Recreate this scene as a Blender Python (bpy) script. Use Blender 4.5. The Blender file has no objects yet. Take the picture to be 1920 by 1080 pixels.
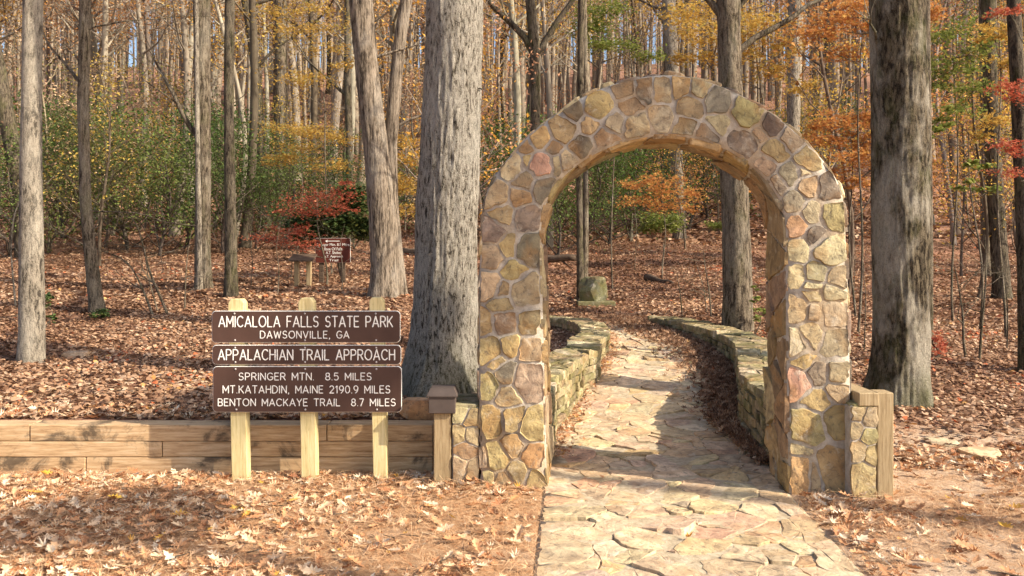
import bpy, math, random
import numpy as np
from mathutils import Vector, Matrix

S = bpy.context.scene
COL = S.collection
F = 1530.0; EYE = 1.6; HY = 475.0
# ------------------------------------------------------------------ camera, world, sun, exposure
cam_d = bpy.data.cameras.new("camera"); cam = bpy.data.objects.new("camera", cam_d); COL.objects.link(cam)
cam.location = (0, 0, EYE); cam.rotation_euler = (math.radians(90), 0, 0)
cam_d.sensor_width = 36; cam_d.lens = F/1920*36; cam_d.shift_y = -(540-HY)/1920
cam_d.clip_start = 0.05; cam_d.clip_end = 3000
S.camera = cam
SUN_AZ, SUN_EL = 113.5, 32.5           # azimuth clockwise from +Y
W = bpy.data.worlds.new("World"); S.world = W; W.use_nodes = True
nt = W.node_tree; bg = nt.nodes['Background']; sky = nt.nodes.new('ShaderNodeTexSky')
sky.sky_type = 'NISHITA'; sky.sun_disc = False
sky.sun_elevation = math.radians(SUN_EL); sky.sun_rotation = math.radians(SUN_AZ)
sky.dust_density = 3.0
nt.links.new(sky.outputs[0], bg.inputs[0]); bg.inputs[1].default_value = 0.14
az, el = math.radians(SUN_AZ), math.radians(SUN_EL)
SUNV = Vector((math.sin(az)*math.cos(el), math.cos(az)*math.cos(el), math.sin(el)))
sl = bpy.data.lights.new("sun", 'SUN'); sl.energy = 5.0; sl.angle = math.radians(0.5); sl.color = (1.0, 0.87, 0.68)
so = bpy.data.objects.new("sun", sl); COL.objects.link(so); so.rotation_euler = SUNV.to_track_quat('Z', 'Y').to_euler()
so.location = (20, -20, 30)
S.view_settings.view_transform = 'Standard'; S.view_settings.look = 'None'
S.view_settings.gamma = 1.0; S.view_settings.use_curve_mapping = False
S.view_settings.exposure = 0.78

# ------------------------------------------------------------------ numeric helpers
def _hash(ix, iy, seed):
    n = (ix.astype(np.int64)*374761393 + iy.astype(np.int64)*668265263 + seed*1274126177) & 0xffffffff
    n = ((n ^ (n >> 13))*1274126177) & 0xffffffff
    return ((n ^ (n >> 16)) & 0xffff)/65535.0
def vn(x, y, seed=0, per=None):
    x = np.asarray(x, float); y = np.asarray(y, float)
    ix = np.floor(x); iy = np.floor(y); fx = x-ix; fy = y-iy
    fx = fx*fx*(3-2*fx); fy = fy*fy*(3-2*fy)
    ix1 = ix+1
    if per: ix = np.mod(ix, per); ix1 = np.mod(ix1, per)
    a = _hash(ix, iy, seed); b = _hash(ix1, iy, seed); c = _hash(ix, iy+1, seed); d = _hash(ix1, iy+1, seed)
    return (a*(1-fx)+b*fx)*(1-fy)+(c*(1-fx)+d*fx)*fy
def sstep(a, b, x):
    t = np.clip((np.asarray(x, float)-a)/(b-a), 0, 1); return t*t*(3-2*t)

XL = np.array([(-20,.0),(3,.06),(4.05,.106),(5.9,.24),(6.9,.315),(8.0,.53),(9.07,.76),(10.2,1.1),(11.6,1.36),(12.8,1.45),(13.8,1.25),(14.6,.85),(15.2,.1),(16.5,-1.5)])
XR = np.array([(-20,1.7),(3,1.72),(4.05,1.75),(5.56,1.85),(6.1,1.93),(7.48,2.08),(8.63,2.40),(10.2,2.77),(11.6,2.8),(12.9,2.62),(14,2.33),(15.2,1.9),(18,1.0)])
def xl(y): return np.interp(y, XL[:,0], XL[:,1])
def xr(y): return np.interp(y, XR[:,0], XR[:,1])
HILL = [(35,2.5),(60,8),(100,22),(150,36),(200,46),(260,52),(500,54)]
LP = np.array([(-60,0),(6.02,0),(6.10,.33),(7.5,.36),(9,.43),(14,.85),(20,1.05),(25,1.5)]+HILL)
MP = np.array([(-60,0),(8,0),(10.2,.17),(11.6,.27),(14,.39),(18,.46),(25,1.1)]+HILL)
RP = np.array([(-60,0),(5,0),(7,.05),(8.3,.1),(12,.35),(20,.85),(25,1.2)]+HILL)
def height(x, y):
    x = np.asarray(x, float); y = np.asarray(y, float)
    hl = np.interp(y, LP[:,0], LP[:,1]); hm = np.interp(y, MP[:,0], MP[:,1]); hr = np.interp(y, RP[:,0], RP[:,1])
    far = sstep(13, 18, y)
    lw = sstep(7.7, 9.0, y)*sstep(-1.9, -.6, x)*(1-sstep(16, 22, y)); hl = hl*(1-lw)+(hm+.02)*lw
    edge = np.where(y < 13.5, xl(y), 1.3)
    wl = (1-sstep(edge-.30-far*2.5, edge-.12+far*1.5, x))
    wr = sstep(xr(np.minimum(y,14))+.12-far*.5, xr(np.minimum(y,14))+.35+far*3.5, x)
    h = hm*(1-wl)*(1-wr) + hl*wl + hr*wr*(1-wl)
    h = h - .22*np.exp(-((x-.3)/.8)**2-((y-12.4)/1.6)**2)*wl*(1-sstep(13.6,14.6,y))
    off = np.clip(wl+wr+sstep(15,17,y), 0, 1)
    nz = (vn(x*.9, y*.9, 3)-.5)*.10 + (vn(x*3.1, y*3.1, 5)-.5)*.045 + (vn(x*8, y*8, 6)-.5)*.022
    amp = off*np.clip(.35+.05*np.abs(y-5), .35, 3.0)
    h = h + nz*amp*np.where((y > 5.6) & (y < 6.4) & (x < 0), .3, 1.0)
    h = h + (vn(x*.12, y*.12, 9)-.5)*sstep(22, 60, y)*3.0
    return h
def P(px, py, Y): return np.array(((px-960)/F*Y, Y, EYE-(py-HY)/F*Y))
def ground_hit(px, py):
    ys = np.arange(3.5, 140, .02); xs = (px-960)/F*ys; zs = EYE-(py-HY)/F*ys
    d = zs-height(xs, ys); i = np.argmax(d < 0); return np.array((xs[i], ys[i], float(height(xs[i], ys[i]))))

# ------------------------------------------------------------------ object helpers
def mesh_np(name, V, Fc, smooth=True, tint=None):
    """V (n,3), Fc list of (m,k) int arrays"""
    me = bpy.data.meshes.new(name); V = np.asarray(V, np.float32)
    Fc = [np.asarray(f, np.int32) for f in Fc if len(f)]
    me.vertices.add(len(V)); me.vertices.foreach_set('co', V.ravel())
    nl = sum(f.size for f in Fc); nf = sum(len(f) for f in Fc)
    me.loops.add(nl); me.polygons.add(nf)
    me.loops.foreach_set('vertex_index', np.concatenate([f.ravel() for f in Fc]))
    tot = np.concatenate([np.full(len(f), f.shape[1], np.int32) for f in Fc])
    st = np.concatenate([[0], np.cumsum(tot)[:-1]]).astype(np.int32)
    me.polygons.foreach_set('loop_start', st); me.polygons.foreach_set('loop_total', tot)
    me.polygons.foreach_set('use_smooth', np.full(nf, smooth, bool))
    if tint is not None:
        a = me.attributes.new('tint', 'FLOAT', 'FACE'); a.data.foreach_set('value', np.asarray(tint, np.float32))
    me.update(calc_edges=True); me.validate()
    return me
def obj(name, me, mat=None, parent=None, loc=(0,0,0), color=None, kind=None):
    o = bpy.data.objects.new(name, me); COL.objects.link(o); o.location = loc
    if mat is not None and me is not None and len(me.materials) == 0: me.materials.append(mat)
    if parent is not None: o.parent = parent
    if color is not None: o.color = (*color, 1)
    if kind: o['kind'] = kind
    return o
def tag(o, label, cat, group=None, kind=None):
    o['label'] = label; o['category'] = cat
    if group: o['group'] = group
    if kind: o['kind'] = kind
    return o
def empty(name, loc, label, cat, group=None):
    o = bpy.data.objects.new(name, None); COL.objects.link(o); o.location = loc; o.empty_display_size = .2
    return tag(o, label, cat, group)
class MB:
    def __init__(s): s.V = []; s.Q = []; s.T = []; s.n = 0
    def add(s, V, Q=None, T=None):
        s.V.append(np.asarray(V, float))
        if Q is not None and len(Q): s.Q.append(np.asarray(Q)+s.n)
        if T is not None and len(T): s.T.append(np.asarray(T)+s.n)
        s.n += len(V)
    def box(s, c, d, rz=0, bev=0):
        c = np.array(c, float); d = np.array(d, float)/2
        pts = np.array([(x,y,z) for z in (-1,1) for x,y in ((-1,-1),(1,-1),(1,1),(-1,1))])*d
        ca, sa = math.cos(rz), math.sin(rz); pts = np.stack([pts[:,0]*ca-pts[:,1]*sa, pts[:,0]*sa+pts[:,1]*ca, pts[:,2]], 1)+c
        s.add(pts, [(0,3,2,1),(4,5,6,7),(0,1,5,4),(1,2,6,5),(2,3,7,6),(3,0,4,7)])
    def tube(s, path, rad, sides=8, cap=True, bark=None, ph=0.0):
        path = np.asarray(path, float); n = len(path); rad = np.broadcast_to(np.asarray(rad, float), (n,))
        t = np.gradient(path, axis=0) if n > 2 else np.repeat(path[1:]-path[:1], 2, 0); t /= np.linalg.norm(t, axis=1, keepdims=True)+1e-9
        ref = np.array((1.,0,0)) if abs(t[:,0]).mean() < .8 else np.array((0,0,1.))
        b = np.cross(t, ref); b /= np.linalg.norm(b, axis=1, keepdims=True)+1e-9; a = np.cross(b, t)
        th = np.linspace(0, 2*np.pi, sides, endpoint=False)+ph
        R = rad[:,None]*np.ones(sides)
        if bark is not None: R = R*(1+bark(th[None,:]*np.ones((n,1)), path[:,2][:,None]*np.ones((1,sides))))
        V = path[:,None,:]+R[...,None]*(np.cos(th)[None,:,None]*a[:,None,:]+np.sin(th)[None,:,None]*b[:,None,:])
        V = V.reshape(-1,3); i = np.arange(n-1)[:,None]*sides; j = np.arange(sides)[None,:]; j2 = (j+1) % sides
        Q = np.stack([i+j, i+j2, i+sides+j2, i+sides+j], -1).reshape(-1,4)
        T = []
        if cap:
            V = np.vstack([V, path[-1:], path[:1]]); k = n*sides
            T = [((n-1)*sides+q, (n-1)*sides+(q+1) % sides, k) for q in range(sides)]+[((q+1) % sides, q, k+1) for q in range(sides)]
        s.add(V, Q, T)
    def mesh(s, name, smooth=True):
        return mesh_np(name, np.vstack(s.V), [np.vstack(s.Q) if s.Q else np.zeros((0,4),int), np.vstack(s.T) if s.T else np.zeros((0,3),int)], smooth)
def bevel(me, w, seg=1):
    import bmesh
    bm = bmesh.new(); bm.from_mesh(me)
    bmesh.ops.bevel(bm, geom=list(bm.edges), offset=w, segments=seg, affect='EDGES', profile=.6)
    bm.to_mesh(me); bm.free(); return me

# ------------------------------------------------------------------ materials
def new_mat(name, rough=.85):
    m = bpy.data.materials.new(name); m.use_nodes = True; n = m.node_tree; b = n.nodes['Principled BSDF']
    b.inputs['Roughness'].default_value = rough; b.inputs['Specular IOR Level'].default_value = .25
    return m, n, b
def nd(n, t, **k):
    x = n.nodes.new(t)
    for a, v in k.items():
        if hasattr(x, a): setattr(x, a, v)
        else: x.inputs[a].default_value = v
    return x
def lk(n, a, b): n.links.new(a, b)
def ramp(n, fac, stops, interp='LINEAR'):
    r = n.nodes.new('ShaderNodeValToRGB'); r.color_ramp.interpolation = interp; e = r.color_ramp.elements
    while len(e) < len(stops): e.new(.5)
    for i, (p, c) in enumerate(stops): e[i].position = p; e[i].color = (*c, 1) if len(c) == 3 else c
    lk(n, fac, r.inputs[0]); return r.outputs[0]
def mixc(n, fac, a, b, mode='MIX'):
    m = n.nodes.new('ShaderNodeMix'); m.data_type = 'RGBA'; m.blend_type = mode
    for i, v in ((0, fac), (6, a), (7, b)):
        if isinstance(v, (int, float)): m.inputs[i].default_value = v
        elif isinstance(v, tuple): m.inputs[i].default_value = (*v, 1)
        else: lk(n, v, m.inputs[i])
    return m.outputs[2]
def coords(n, scale=(1,1,1), rnd=True):
    tc = n.nodes.new('ShaderNodeTexCoord'); out = tc.outputs['Object']
    if rnd:
        oi = n.nodes.new('ShaderNodeObjectInfo'); ma = n.nodes.new('ShaderNodeVectorMath'); ma.operation = 'ADD'
        sc = n.nodes.new('ShaderNodeMath'); sc.operation = 'MULTIPLY'; sc.inputs[1].default_value = 37.0
        lk(n, oi.outputs['Random'], sc.inputs[0]); lk(n, out, ma.inputs[0]); lk(n, sc.outputs[0], ma.inputs[1]); out = ma.outputs[0]
    mp = n.nodes.new('ShaderNodeMapping'); mp.inputs['Scale'].default_value = scale; lk(n, out, mp.inputs[0]); return mp.outputs[0]
def noise(n, vec, scale, detail=6, rough=.6, dist=0):
    t = nd(n, 'ShaderNodeTexNoise'); t.inputs['Scale'].default_value = scale; t.inputs['Detail'].default_value = detail
    t.inputs['Roughness'].default_value = rough; t.inputs['Distortion'].default_value = dist; lk(n, vec, t.inputs['Vector']); return t.outputs['Fac']
def bump(n, b, h, strength=.5, dist=.01, prev=None):
    x = n.nodes.new('ShaderNodeBump'); x.inputs['Strength'].default_value = strength; x.inputs['Distance'].default_value = dist
    lk(n, h, x.inputs['Height'])
    if prev: lk(n, prev, x.inputs['Normal'])
    lk(n, x.outputs[0], b.inputs['Normal']); return x.outputs[0]
def objcol(n):
    oi = n.nodes.new('ShaderNodeObjectInfo'); return oi.outputs['Color']

def m_stone(name, moss=0.0, stain=.5, vein=True, bs=.9):
    m, n, b = new_mat(name, .88); c = coords(n)
    base = objcol(n)
    f1 = noise(n, c, 7, 8, .65, .6); f2 = noise(n, c, 28, 8, .7, .3); f3 = noise(n, c, 3.0, 4, .5, 1.0)
    col = mixc(n, ramp(n, f1, [(.35,(0,0,0)),(.65,(1,1,1))]), mixc(n, 1.0, base, (.62,.58,.56), 'MULTIPLY'), mixc(n, 1.0, base, (1.35,1.3,1.2), 'MULTIPLY'))
    col = mixc(n, ramp(n, f3, [(.52,(0,0,0)),(.66,(stain,)*3)]), col, (.36,.20,.075))
    col = mixc(n, ramp(n, f2, [(.32,(.8,)*3),(.47,(0,0,0))]), col, (.10,.085,.07))
    col = mixc(n, ramp(n, noise(n, c, 9, 6, .75, .5), [(.56,(0,0,0)),(.68,(.45,)*3)]), col, (.62,.58,.48))
    if moss:
        f4 = noise(n, c, 5, 8, .75, .2); col = mixc(n, ramp(n, f4, [(.42,(0,0,0)),(.58,(moss,)*3)]), col, (.13,.125,.035))
        f5 = noise(n, c, 40, 4, .7, .2); col = mixc(n, ramp(n, f5, [(.34,(moss*.8,)*3),(.42,(0,0,0))]), col, (.03,.03,.02))
    lk(n, col, b.inputs['Base Color'])
    p = bump(n, b, f1, bs, .02); p = bump(n, b, f2, .8*bs, .008, p); bump(n, b, noise(n, c, 90, 4, .7), .5*bs, .003, p); return m
M = {}
M['fieldstone'] = m_stone('fieldstone')
M['flag'] = m_stone('flagstone', stain=.30, bs=.6)
M['mossstone'] = m_stone('mossy_stone', moss=.60, stain=.35)
def m_mortar():
    m, n, b = new_mat('mortar', .95); c = coords(n, rnd=False)
    f = noise(n, c, 14, 8, .7); g = noise(n, c, 2.2, 5, .6)
    col = ramp(n, f, [(.3,(.24,.205,.17)),(.5,(.41,.365,.31)),(.7,(.57,.52,.45))])
    col = mixc(n, ramp(n, g, [(.5,(0,0,0)),(.62,(.55,)*3)]), col, (.42,.28,.13))
    lk(n, col, b.inputs['Base Color']); p = bump(n, b, f, .9, .012); bump(n, b, noise(n, c, 80, 4, .7), .6, .003, p); return m
M['mortar'] = m_mortar()
def m_pathmortar():
    m, n, b = new_mat('path_mortar', .95); c = coords(n, rnd=False)
    f = noise(n, c, 16, 8, .7); g = noise(n, c, 1.5, 5, .6)
    col = ramp(n, f, [(.3,(.26,.20,.13)),(.5,(.44,.36,.25)),(.7,(.58,.50,.37))])
    lk(n, col, b.inputs['Base Color']); bump(n, b, f, .9, .01); return m
M['pathmortar'] = m_pathmortar()
def m_bark(name, dark, mid, light, patch=None, patch_amt=.6, moss=0, vs=.16, sc=22, bs=1.0, pthr=.5, basemoss=0, thr0=.42):
    m, n, b = new_mat(name, .95); c = coords(n, (1,1,vs)); c2 = coords(n, (1,1,.5))
    f = noise(n, c, sc, 6, .6, .5); g = noise(n, c2, 2.5, 6, .65)
    vor = nd(n, 'ShaderNodeTexVoronoi'); vor.feature = 'DISTANCE_TO_EDGE'; vor.inputs['Scale'].default_value = sc*.9; lk(n, mixc(n, .10, c, noise_col(n, c, sc*.8)), vor.inputs['Vector'])
    fine = noise(n, coords(n, (1,1,vs*2.2)), sc*3.2, 5, .75)
    crack = ramp(n, mixc(n, .55, vor.outputs['Distance'], fine), [(.17,(0,0,0)),(.34,(1,1,1))])
    ff = mixc(n, .30, f, fine)
    col = ramp(n, ff, [(thr0, dark), (thr0+.055, mid), (thr0+.14, light)])
    if patch: col = mixc(n, ramp(n, g, [(pthr,(0,0,0)),(pthr+.12,(patch_amt,)*3)]), col, patch)
    if moss:
        g2 = noise(n, c2, 3.6, 7, .75, .3); col = mixc(n, ramp(n, g2, [(.5,(0,0,0)),(.62,(moss,)*3)]), col, (.10,.11,.025))
    col = mixc(n, crack, mixc(n, 1.0, col, (.42,.38,.36), 'MULTIPLY'), col)
    if basemoss:
        tc = n.nodes.new('ShaderNodeTexCoord'); sp = n.nodes.new('ShaderNodeSeparateXYZ'); lk(n, tc.outputs['Object'], sp.inputs[0])
        ad = n.nodes.new('ShaderNodeMath'); ad.operation = 'ADD'; g3 = noise(n, c2, 6, 5, .7); lk(n, sp.outputs[2], ad.inputs[0]); lk(n, g3, ad.inputs[1])
        col = mixc(n, ramp(n, ad.outputs[0], [(.45,(basemoss,)*3),(1.0,(0,0,0))]), col, (.11,.12,.03))
    lk(n, col, b.inputs['Base Color'])
    p = bump(n, b, ff, bs*1.2, .04); bump(n, b, fine, .8*bs, .012, p); return m
def noise_col(n, vec, scale):
    t = nd(n, 'ShaderNodeTexNoise'); t.inputs['Scale'].default_value = scale; lk(n, vec, t.inputs['Vector']); return t.outputs['Color']
M['bark_oak'] = m_bark('bark_grey_oak', (.075,.06,.045), (.38,.34,.28), (.66,.61,.53), (.76,.72,.64), .6, vs=.30, sc=42, basemoss=.5, thr0=.405)
M['bark_mossy'] = m_bark('bark_mossy_oak', (.028,.021,.013), (.11,.085,.055), (.25,.205,.14), (.58,.53,.44), .85, moss=.45, vs=.30, sc=33, pthr=.47, basemoss=.5, thr0=.425)
M['bark_pale'] = m_bark('bark_pale', (.06,.05,.04), (.19,.165,.13), (.32,.28,.225), (.46,.42,.35), .5, vs=.3, sc=30, bs=.6)
M['bark_brown'] = m_bark('bark_brown', (.045,.034,.024), (.14,.11,.08), (.26,.215,.16), (.36,.33,.27), .4, moss=.25, vs=.2, sc=26)
M['bark_dark'] = m_bark('bark_dark', (.03,.024,.018), (.085,.068,.05), (.17,.14,.10), (.26,.23,.18), .35, moss=.35, vs=.2, sc=26)
M['bark_shaggy'] = m_bark('bark_shaggy', (.065,.05,.038), (.20,.16,.12), (.34,.28,.22), (.42,.38,.33), .4, vs=.08, sc=24)
def m_twig():
    m, n, b = new_mat('bark_far', .95); c = coords(n, (1,1,.2)); f = noise(n, c, 9, 4, .6)
    col = mixc(n, ramp(n, f, [(.3,(0,0,0)),(.7,(1,1,1))]), mixc(n, 1.0, objcol(n), (.55,.52,.5), 'MULTIPLY'), objcol(n)); lk(n, col, b.inputs['Base Color']); bump(n, b, f, .6, .02); return m
M['bark_far'] = m_twig()
def m_leaf(name, stops, transl=.35, objtint=False):
    m, n, b = new_mat(name, .7); at = n.nodes.new('ShaderNodeAttribute'); at.attribute_name = 'tint'
    col = ramp(n, at.outputs['Fac'], stops)
    if objtint: col = mixc(n, 1.0, col, objcol(n), 'MULTIPLY')
    lk(n, col, b.inputs['Base Color'])
    if transl:
        tr = n.nodes.new('ShaderNodeBsdfTranslucent'); lk(n, col, tr.inputs[0]); mx = n.nodes.new('ShaderNodeMixShader'); mx.inputs[0].default_value = transl
        lk(n, b.outputs[0], mx.inputs[1]); lk(n, tr.outputs[0], mx.inputs[2]); lk(n, mx.outputs[0], n.nodes['Material Output'].inputs[0])
    return m
M['litter'] = m_leaf('leaf_litter', [(0,(.16,.07,.04)),(.15,(.34,.145,.065)),(.35,(.49,.245,.12)),(.52,(.56,.315,.165)),(.65,(.60,.40,.25)),(.8,(.66,.50,.34)),(.91,(.76,.65,.50)),(.95,(.55,.24,.06)),(1,(.72,.46,.08))], .1)
M['litter_far'] = m_leaf('forest_leaf_litter', [(0,(.11,.056,.033)),(.25,(.245,.132,.075)),(.5,(.37,.22,.133)),(.72,(.47,.305,.195)),(.9,(.60,.44,.31)),(.97,(.52,.29,.09)),(1,(.55,.15,.06))], .15)
M['needles'] = m_leaf('pine_straw', [(0,(.30,.14,.06)),(.5,(.54,.31,.16)),(1,(.70,.50,.31))], 0)
M['leaf_tint'] = m_leaf('tree_leaves', [(0,(.45,.4,.35)),(.5,(1,.95,.9)),(1,(1.35,1.35,1.2))], .4, True)
M['leaf_rust'] = m_leaf('rust_leaves', [(0,(.24,.12,.075)),(.4,(.40,.23,.15)),(.8,(.50,.32,.22)),(1,(.54,.39,.18))], .4)
M['leaf_yellow'] = m_leaf('yellow_leaves', [(0,(.38,.23,.06)),(.4,(.58,.38,.09)),(.8,(.66,.47,.13)),(1,(.42,.40,.12))], .4)
M['leaf_orange'] = m_leaf('orange_leaves', [(0,(.42,.17,.06)),(.5,(.60,.29,.10)),(1,(.66,.42,.13))], .4)
M['leaf_red'] = m_leaf('red_leaves', [(0,(.34,.07,.045)),(.5,(.54,.145,.085)),(1,(.62,.26,.14))], .35)
M['leaf_green'] = m_leaf('evergreen_leaves', [(0,(.025,.045,.015)),(.45,(.06,.10,.028)),(.85,(.12,.17,.05)),(1,(.24,.27,.07))], .25)
M['leaf_lime'] = m_leaf('bright_green_leaves', [(0,(.11,.15,.03)),(.5,(.21,.26,.06)),(1,(.34,.35,.11))], .4)
M['leaf_mixed'] = m_leaf('thicket_leaves', [(0,(.04,.065,.02)),(.30,(.09,.13,.035)),(.5,(.24,.24,.06)),(.7,(.42,.26,.08)),(.88,(.52,.28,.13)),(1,(.62,.30,.14))], .35)
def m_ground():
    m, n, b = new_mat('ground', 1.0)
    tc = n.nodes.new('ShaderNodeTexCoord'); c = tc.outputs['Object']
    f = noise(n, c, 22, 8, .75, .3); g = noise(n, c, 1.1, 6, .6); k = noise(n, c, 60, 4, .8)
    leaf = ramp(n, f, [(.28,(.09,.045,.03)),(.42,(.22,.11,.07)),(.55,(.34,.185,.12)),(.68,(.46,.30,.21)),(.78,(.56,.43,.33))])
    sand = ramp(n, k, [(.3,(.40,.27,.18)),(.5,(.58,.42,.29)),(.7,(.70,.55,.41))])
    straw = ramp(n, f, [(.3,(.26,.13,.06)),(.5,(.48,.28,.15)),(.7,(.62,.44,.28))])
    sp = n.nodes.new('ShaderNodeSeparateXYZ'); lk(n, c, sp.inputs[0])
    def rng(sock, a, bb):
        r = n.nodes.new('ShaderNodeMapRange'); r.interpolation_type = 'SMOOTHSTEP'; r.inputs[1].default_value = a; r.inputs[2].default_value = bb; lk(n, sock, r.inputs[0]); return r.outputs[0]
    def mul(a, bb):
        q = n.nodes.new('ShaderNodeMath'); q.operation = 'MULTIPLY'; lk(n, a, q.inputs[0]); lk(n, bb, q.inputs[1]); return q.outputs[0]
    near = rng(sp.outputs[1], 7.9, 6.8); right = rng(sp.outputs[0], 1.2, 1.8); patch = rng(g, .40, .52)
    near2 = rng(sp.outputs[1], 6.1, 5.9)
    sand = mixc(n, ramp(n, noise(n, c, 4.5, 7, .7, .4), [(.50,(0,0,0)),(.62,(.75,.75,.75))]), sand, straw)
    col = mixc(n, near2, leaf, straw); col = mixc(n, mul(mul(near, right), patch), col, sand)
    patch2 = rng(g, .52, .62); left = rng(sp.outputs[0], -2.2, -.8)
    col = mixc(n, mul(mul(near2, left), patch2), col, mixc(n, .4, sand, straw))
    lk(n, col, b.inputs['Base Color']); p = bump(n, b, f, .8, .04); bump(n, b, k, .6, .01, p); return m
M['ground'] = m_ground()
def m_wood(name, cols, stain=.8, axis=(1,12,12), knots=True, thr=.57, bs=.5):
    m, n, b = new_mat(name, .8); c = coords(n, axis); c2 = coords(n, (1,1,1))
    f = noise(n, c, 5, 6, .6, .4); g = noise(n, c2, 2.2, 7, .7, .6)
    col = ramp(n, f, [(.3,cols[0]),(.5,cols[1]),(.7,cols[2])])
    if stain: col = mixc(n, ramp(n, g, [(thr,(0,0,0)),(thr+.09,(stain,)*3)]), col, (.045,.038,.032))
    f2 = noise(n, c, 22, 4, .7)
    col = mixc(n, ramp(n, f2, [(.32,(.55,)*3),(.42,(0,0,0))]), col, mixc(n, 1.0, col, (.45,.4,.35), 'MULTIPLY'))
    lk(n, col, b.inputs['Base Color']); bump(n, b, f2, bs, .004); return m
M['timber'] = m_wood('weathered_timber', [(.32,.195,.10),(.52,.355,.20),(.64,.48,.31)], thr=.535)
M['post_new'] = m_wood('new_pine', [(.44,.35,.16),(.60,.50,.26),(.68,.59,.34)], stain=.25, thr=.60, axis=(14,14,1))
M['post_old'] = m_wood('old_post', [(.22,.155,.085),(.34,.255,.145),(.44,.345,.22)], stain=.35, axis=(14,14,1), thr=.6)
M['log'] = m_wood('log_bark', [(.05,.035,.025),(.10,.07,.05),(.17,.12,.085)], stain=.3, axis=(1,8,8))
def m_plain(name, col, rough=.5, var=.15, sc=6):
    m, n, b = new_mat(name, rough); c = coords(n); f = noise(n, c, sc, 6, .6)
    cc = mixc(n, ramp(n, f, [(.35,(0,0,0)),(.65,(1,1,1))]), tuple(x*(1-var) for x in col), tuple(min(1, x*(1+var)) for x in col)); lk(n, cc, b.inputs['Base Color'])
    bump(n, b, noise(n, c, 60, 4, .7), .15, .002); return m
M['signbrown'] = m_plain('sign_brown', (.078,.043,.034), .5, .16, 3)
M['signred'] = m_plain('sign_red_brown', (.10,.026,.018), .5, .12, 3)
M['white'] = m_plain('white_paint_and_edge_glint', (.80,.79,.76), .5, .05)
M['steel'] = m_plain('bolt_steel', (.40,.37,.36), .4, .1)
M['cap'] = m_plain('cap_brown', (.075,.058,.052), .6, .2)

# ------------------------------------------------------------------ cells (power diagram) and stones
def clip(poly, n, d):                       # keep n.p <= d
    out = []; k = len(poly)
    for i in range(k):
        a = poly[i]; b = poly[(i+1) % k]; da = n[0]*a[0]+n[1]*a[1]-d; db = n[0]*b[0]+n[1]*b[1]-d
        if da <= 0: out.append(a)
        if (da < 0 < db) or (db < 0 < da):
            t = da/(da-db); out.append((a[0]+t*(b[0]-a[0]), a[1]+t*(b[1]-a[1])))
    return out
def cells(seeds, bounds, gap, wts=None, planes=None, wrapx=None):
    seeds = [tuple(map(float, s)) for s in seeds]; res = []
    for i, s in enumerate(seeds):
        x0, y0, x1, y1 = bounds; poly = [(x0,y0),(x1,y0),(x1,y1),(x0,y1)]
        o = sorted((( (q[0]-s[0])**2+(q[1]-s[1])**2, j) for j, q in enumerate(seeds) if j != i))[:26]
        for d2, j in o:
            q = seeds[j]; L = math.sqrt(d2)
            if L < 1e-6: continue
            n = ((q[0]-s[0])/L, (q[1]-s[1])/L); off = L/2+((wts[i]**2-wts[j]**2)/(2*L) if wts is not None else 0)
            poly = clip(poly, n, n[0]*s[0]+n[1]*s[1]+off-gap/2)
            if len(poly) < 3: break
        if planes and len(poly) >= 3:
            for n, d in planes(s):
                poly = clip(poly, n, d)
                if len(poly) < 3: break
        res.append(poly if len(poly) >= 3 else None)
    return res
def area(p): return .5*sum(p[i][0]*p[(i+1) % len(p)][1]-p[(i+1) % len(p)][0]*p[i][1] for i in range(len(p)))
def round_poly(poly, rng, cut=.22, seg=.09, jit=.004):
    p = [np.array(a) for a in poly]
    q = [p[0]]
    for a in p[1:]:
        if np.linalg.norm(a-q[-1]) > .008: q.append(a)
    if len(q) > 3 and np.linalg.norm(q[0]-q[-1]) < .008: q.pop()
    if len(q) < 3: return None
    r = []
    for i in range(len(q)):
        a, b = q[i], q[(i+1) % len(q)]; L = np.linalg.norm(b-a); c = min(cut, .022/L) if L > 0 else cut
        r.append(a+(b-a)*c)
        if L > seg:
            for k in range(1, int(L/seg)+1):
                t = c+(1-2*c)*k/(int(L/seg)+1); m = a+(b-a)*t; nn = np.array((-(b-a)[1], (b-a)[0]))/L
                r.append(m+nn*rng.gauss(0, jit))
        r.append(b-(b-a)*c)
    return np.array(r)
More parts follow.
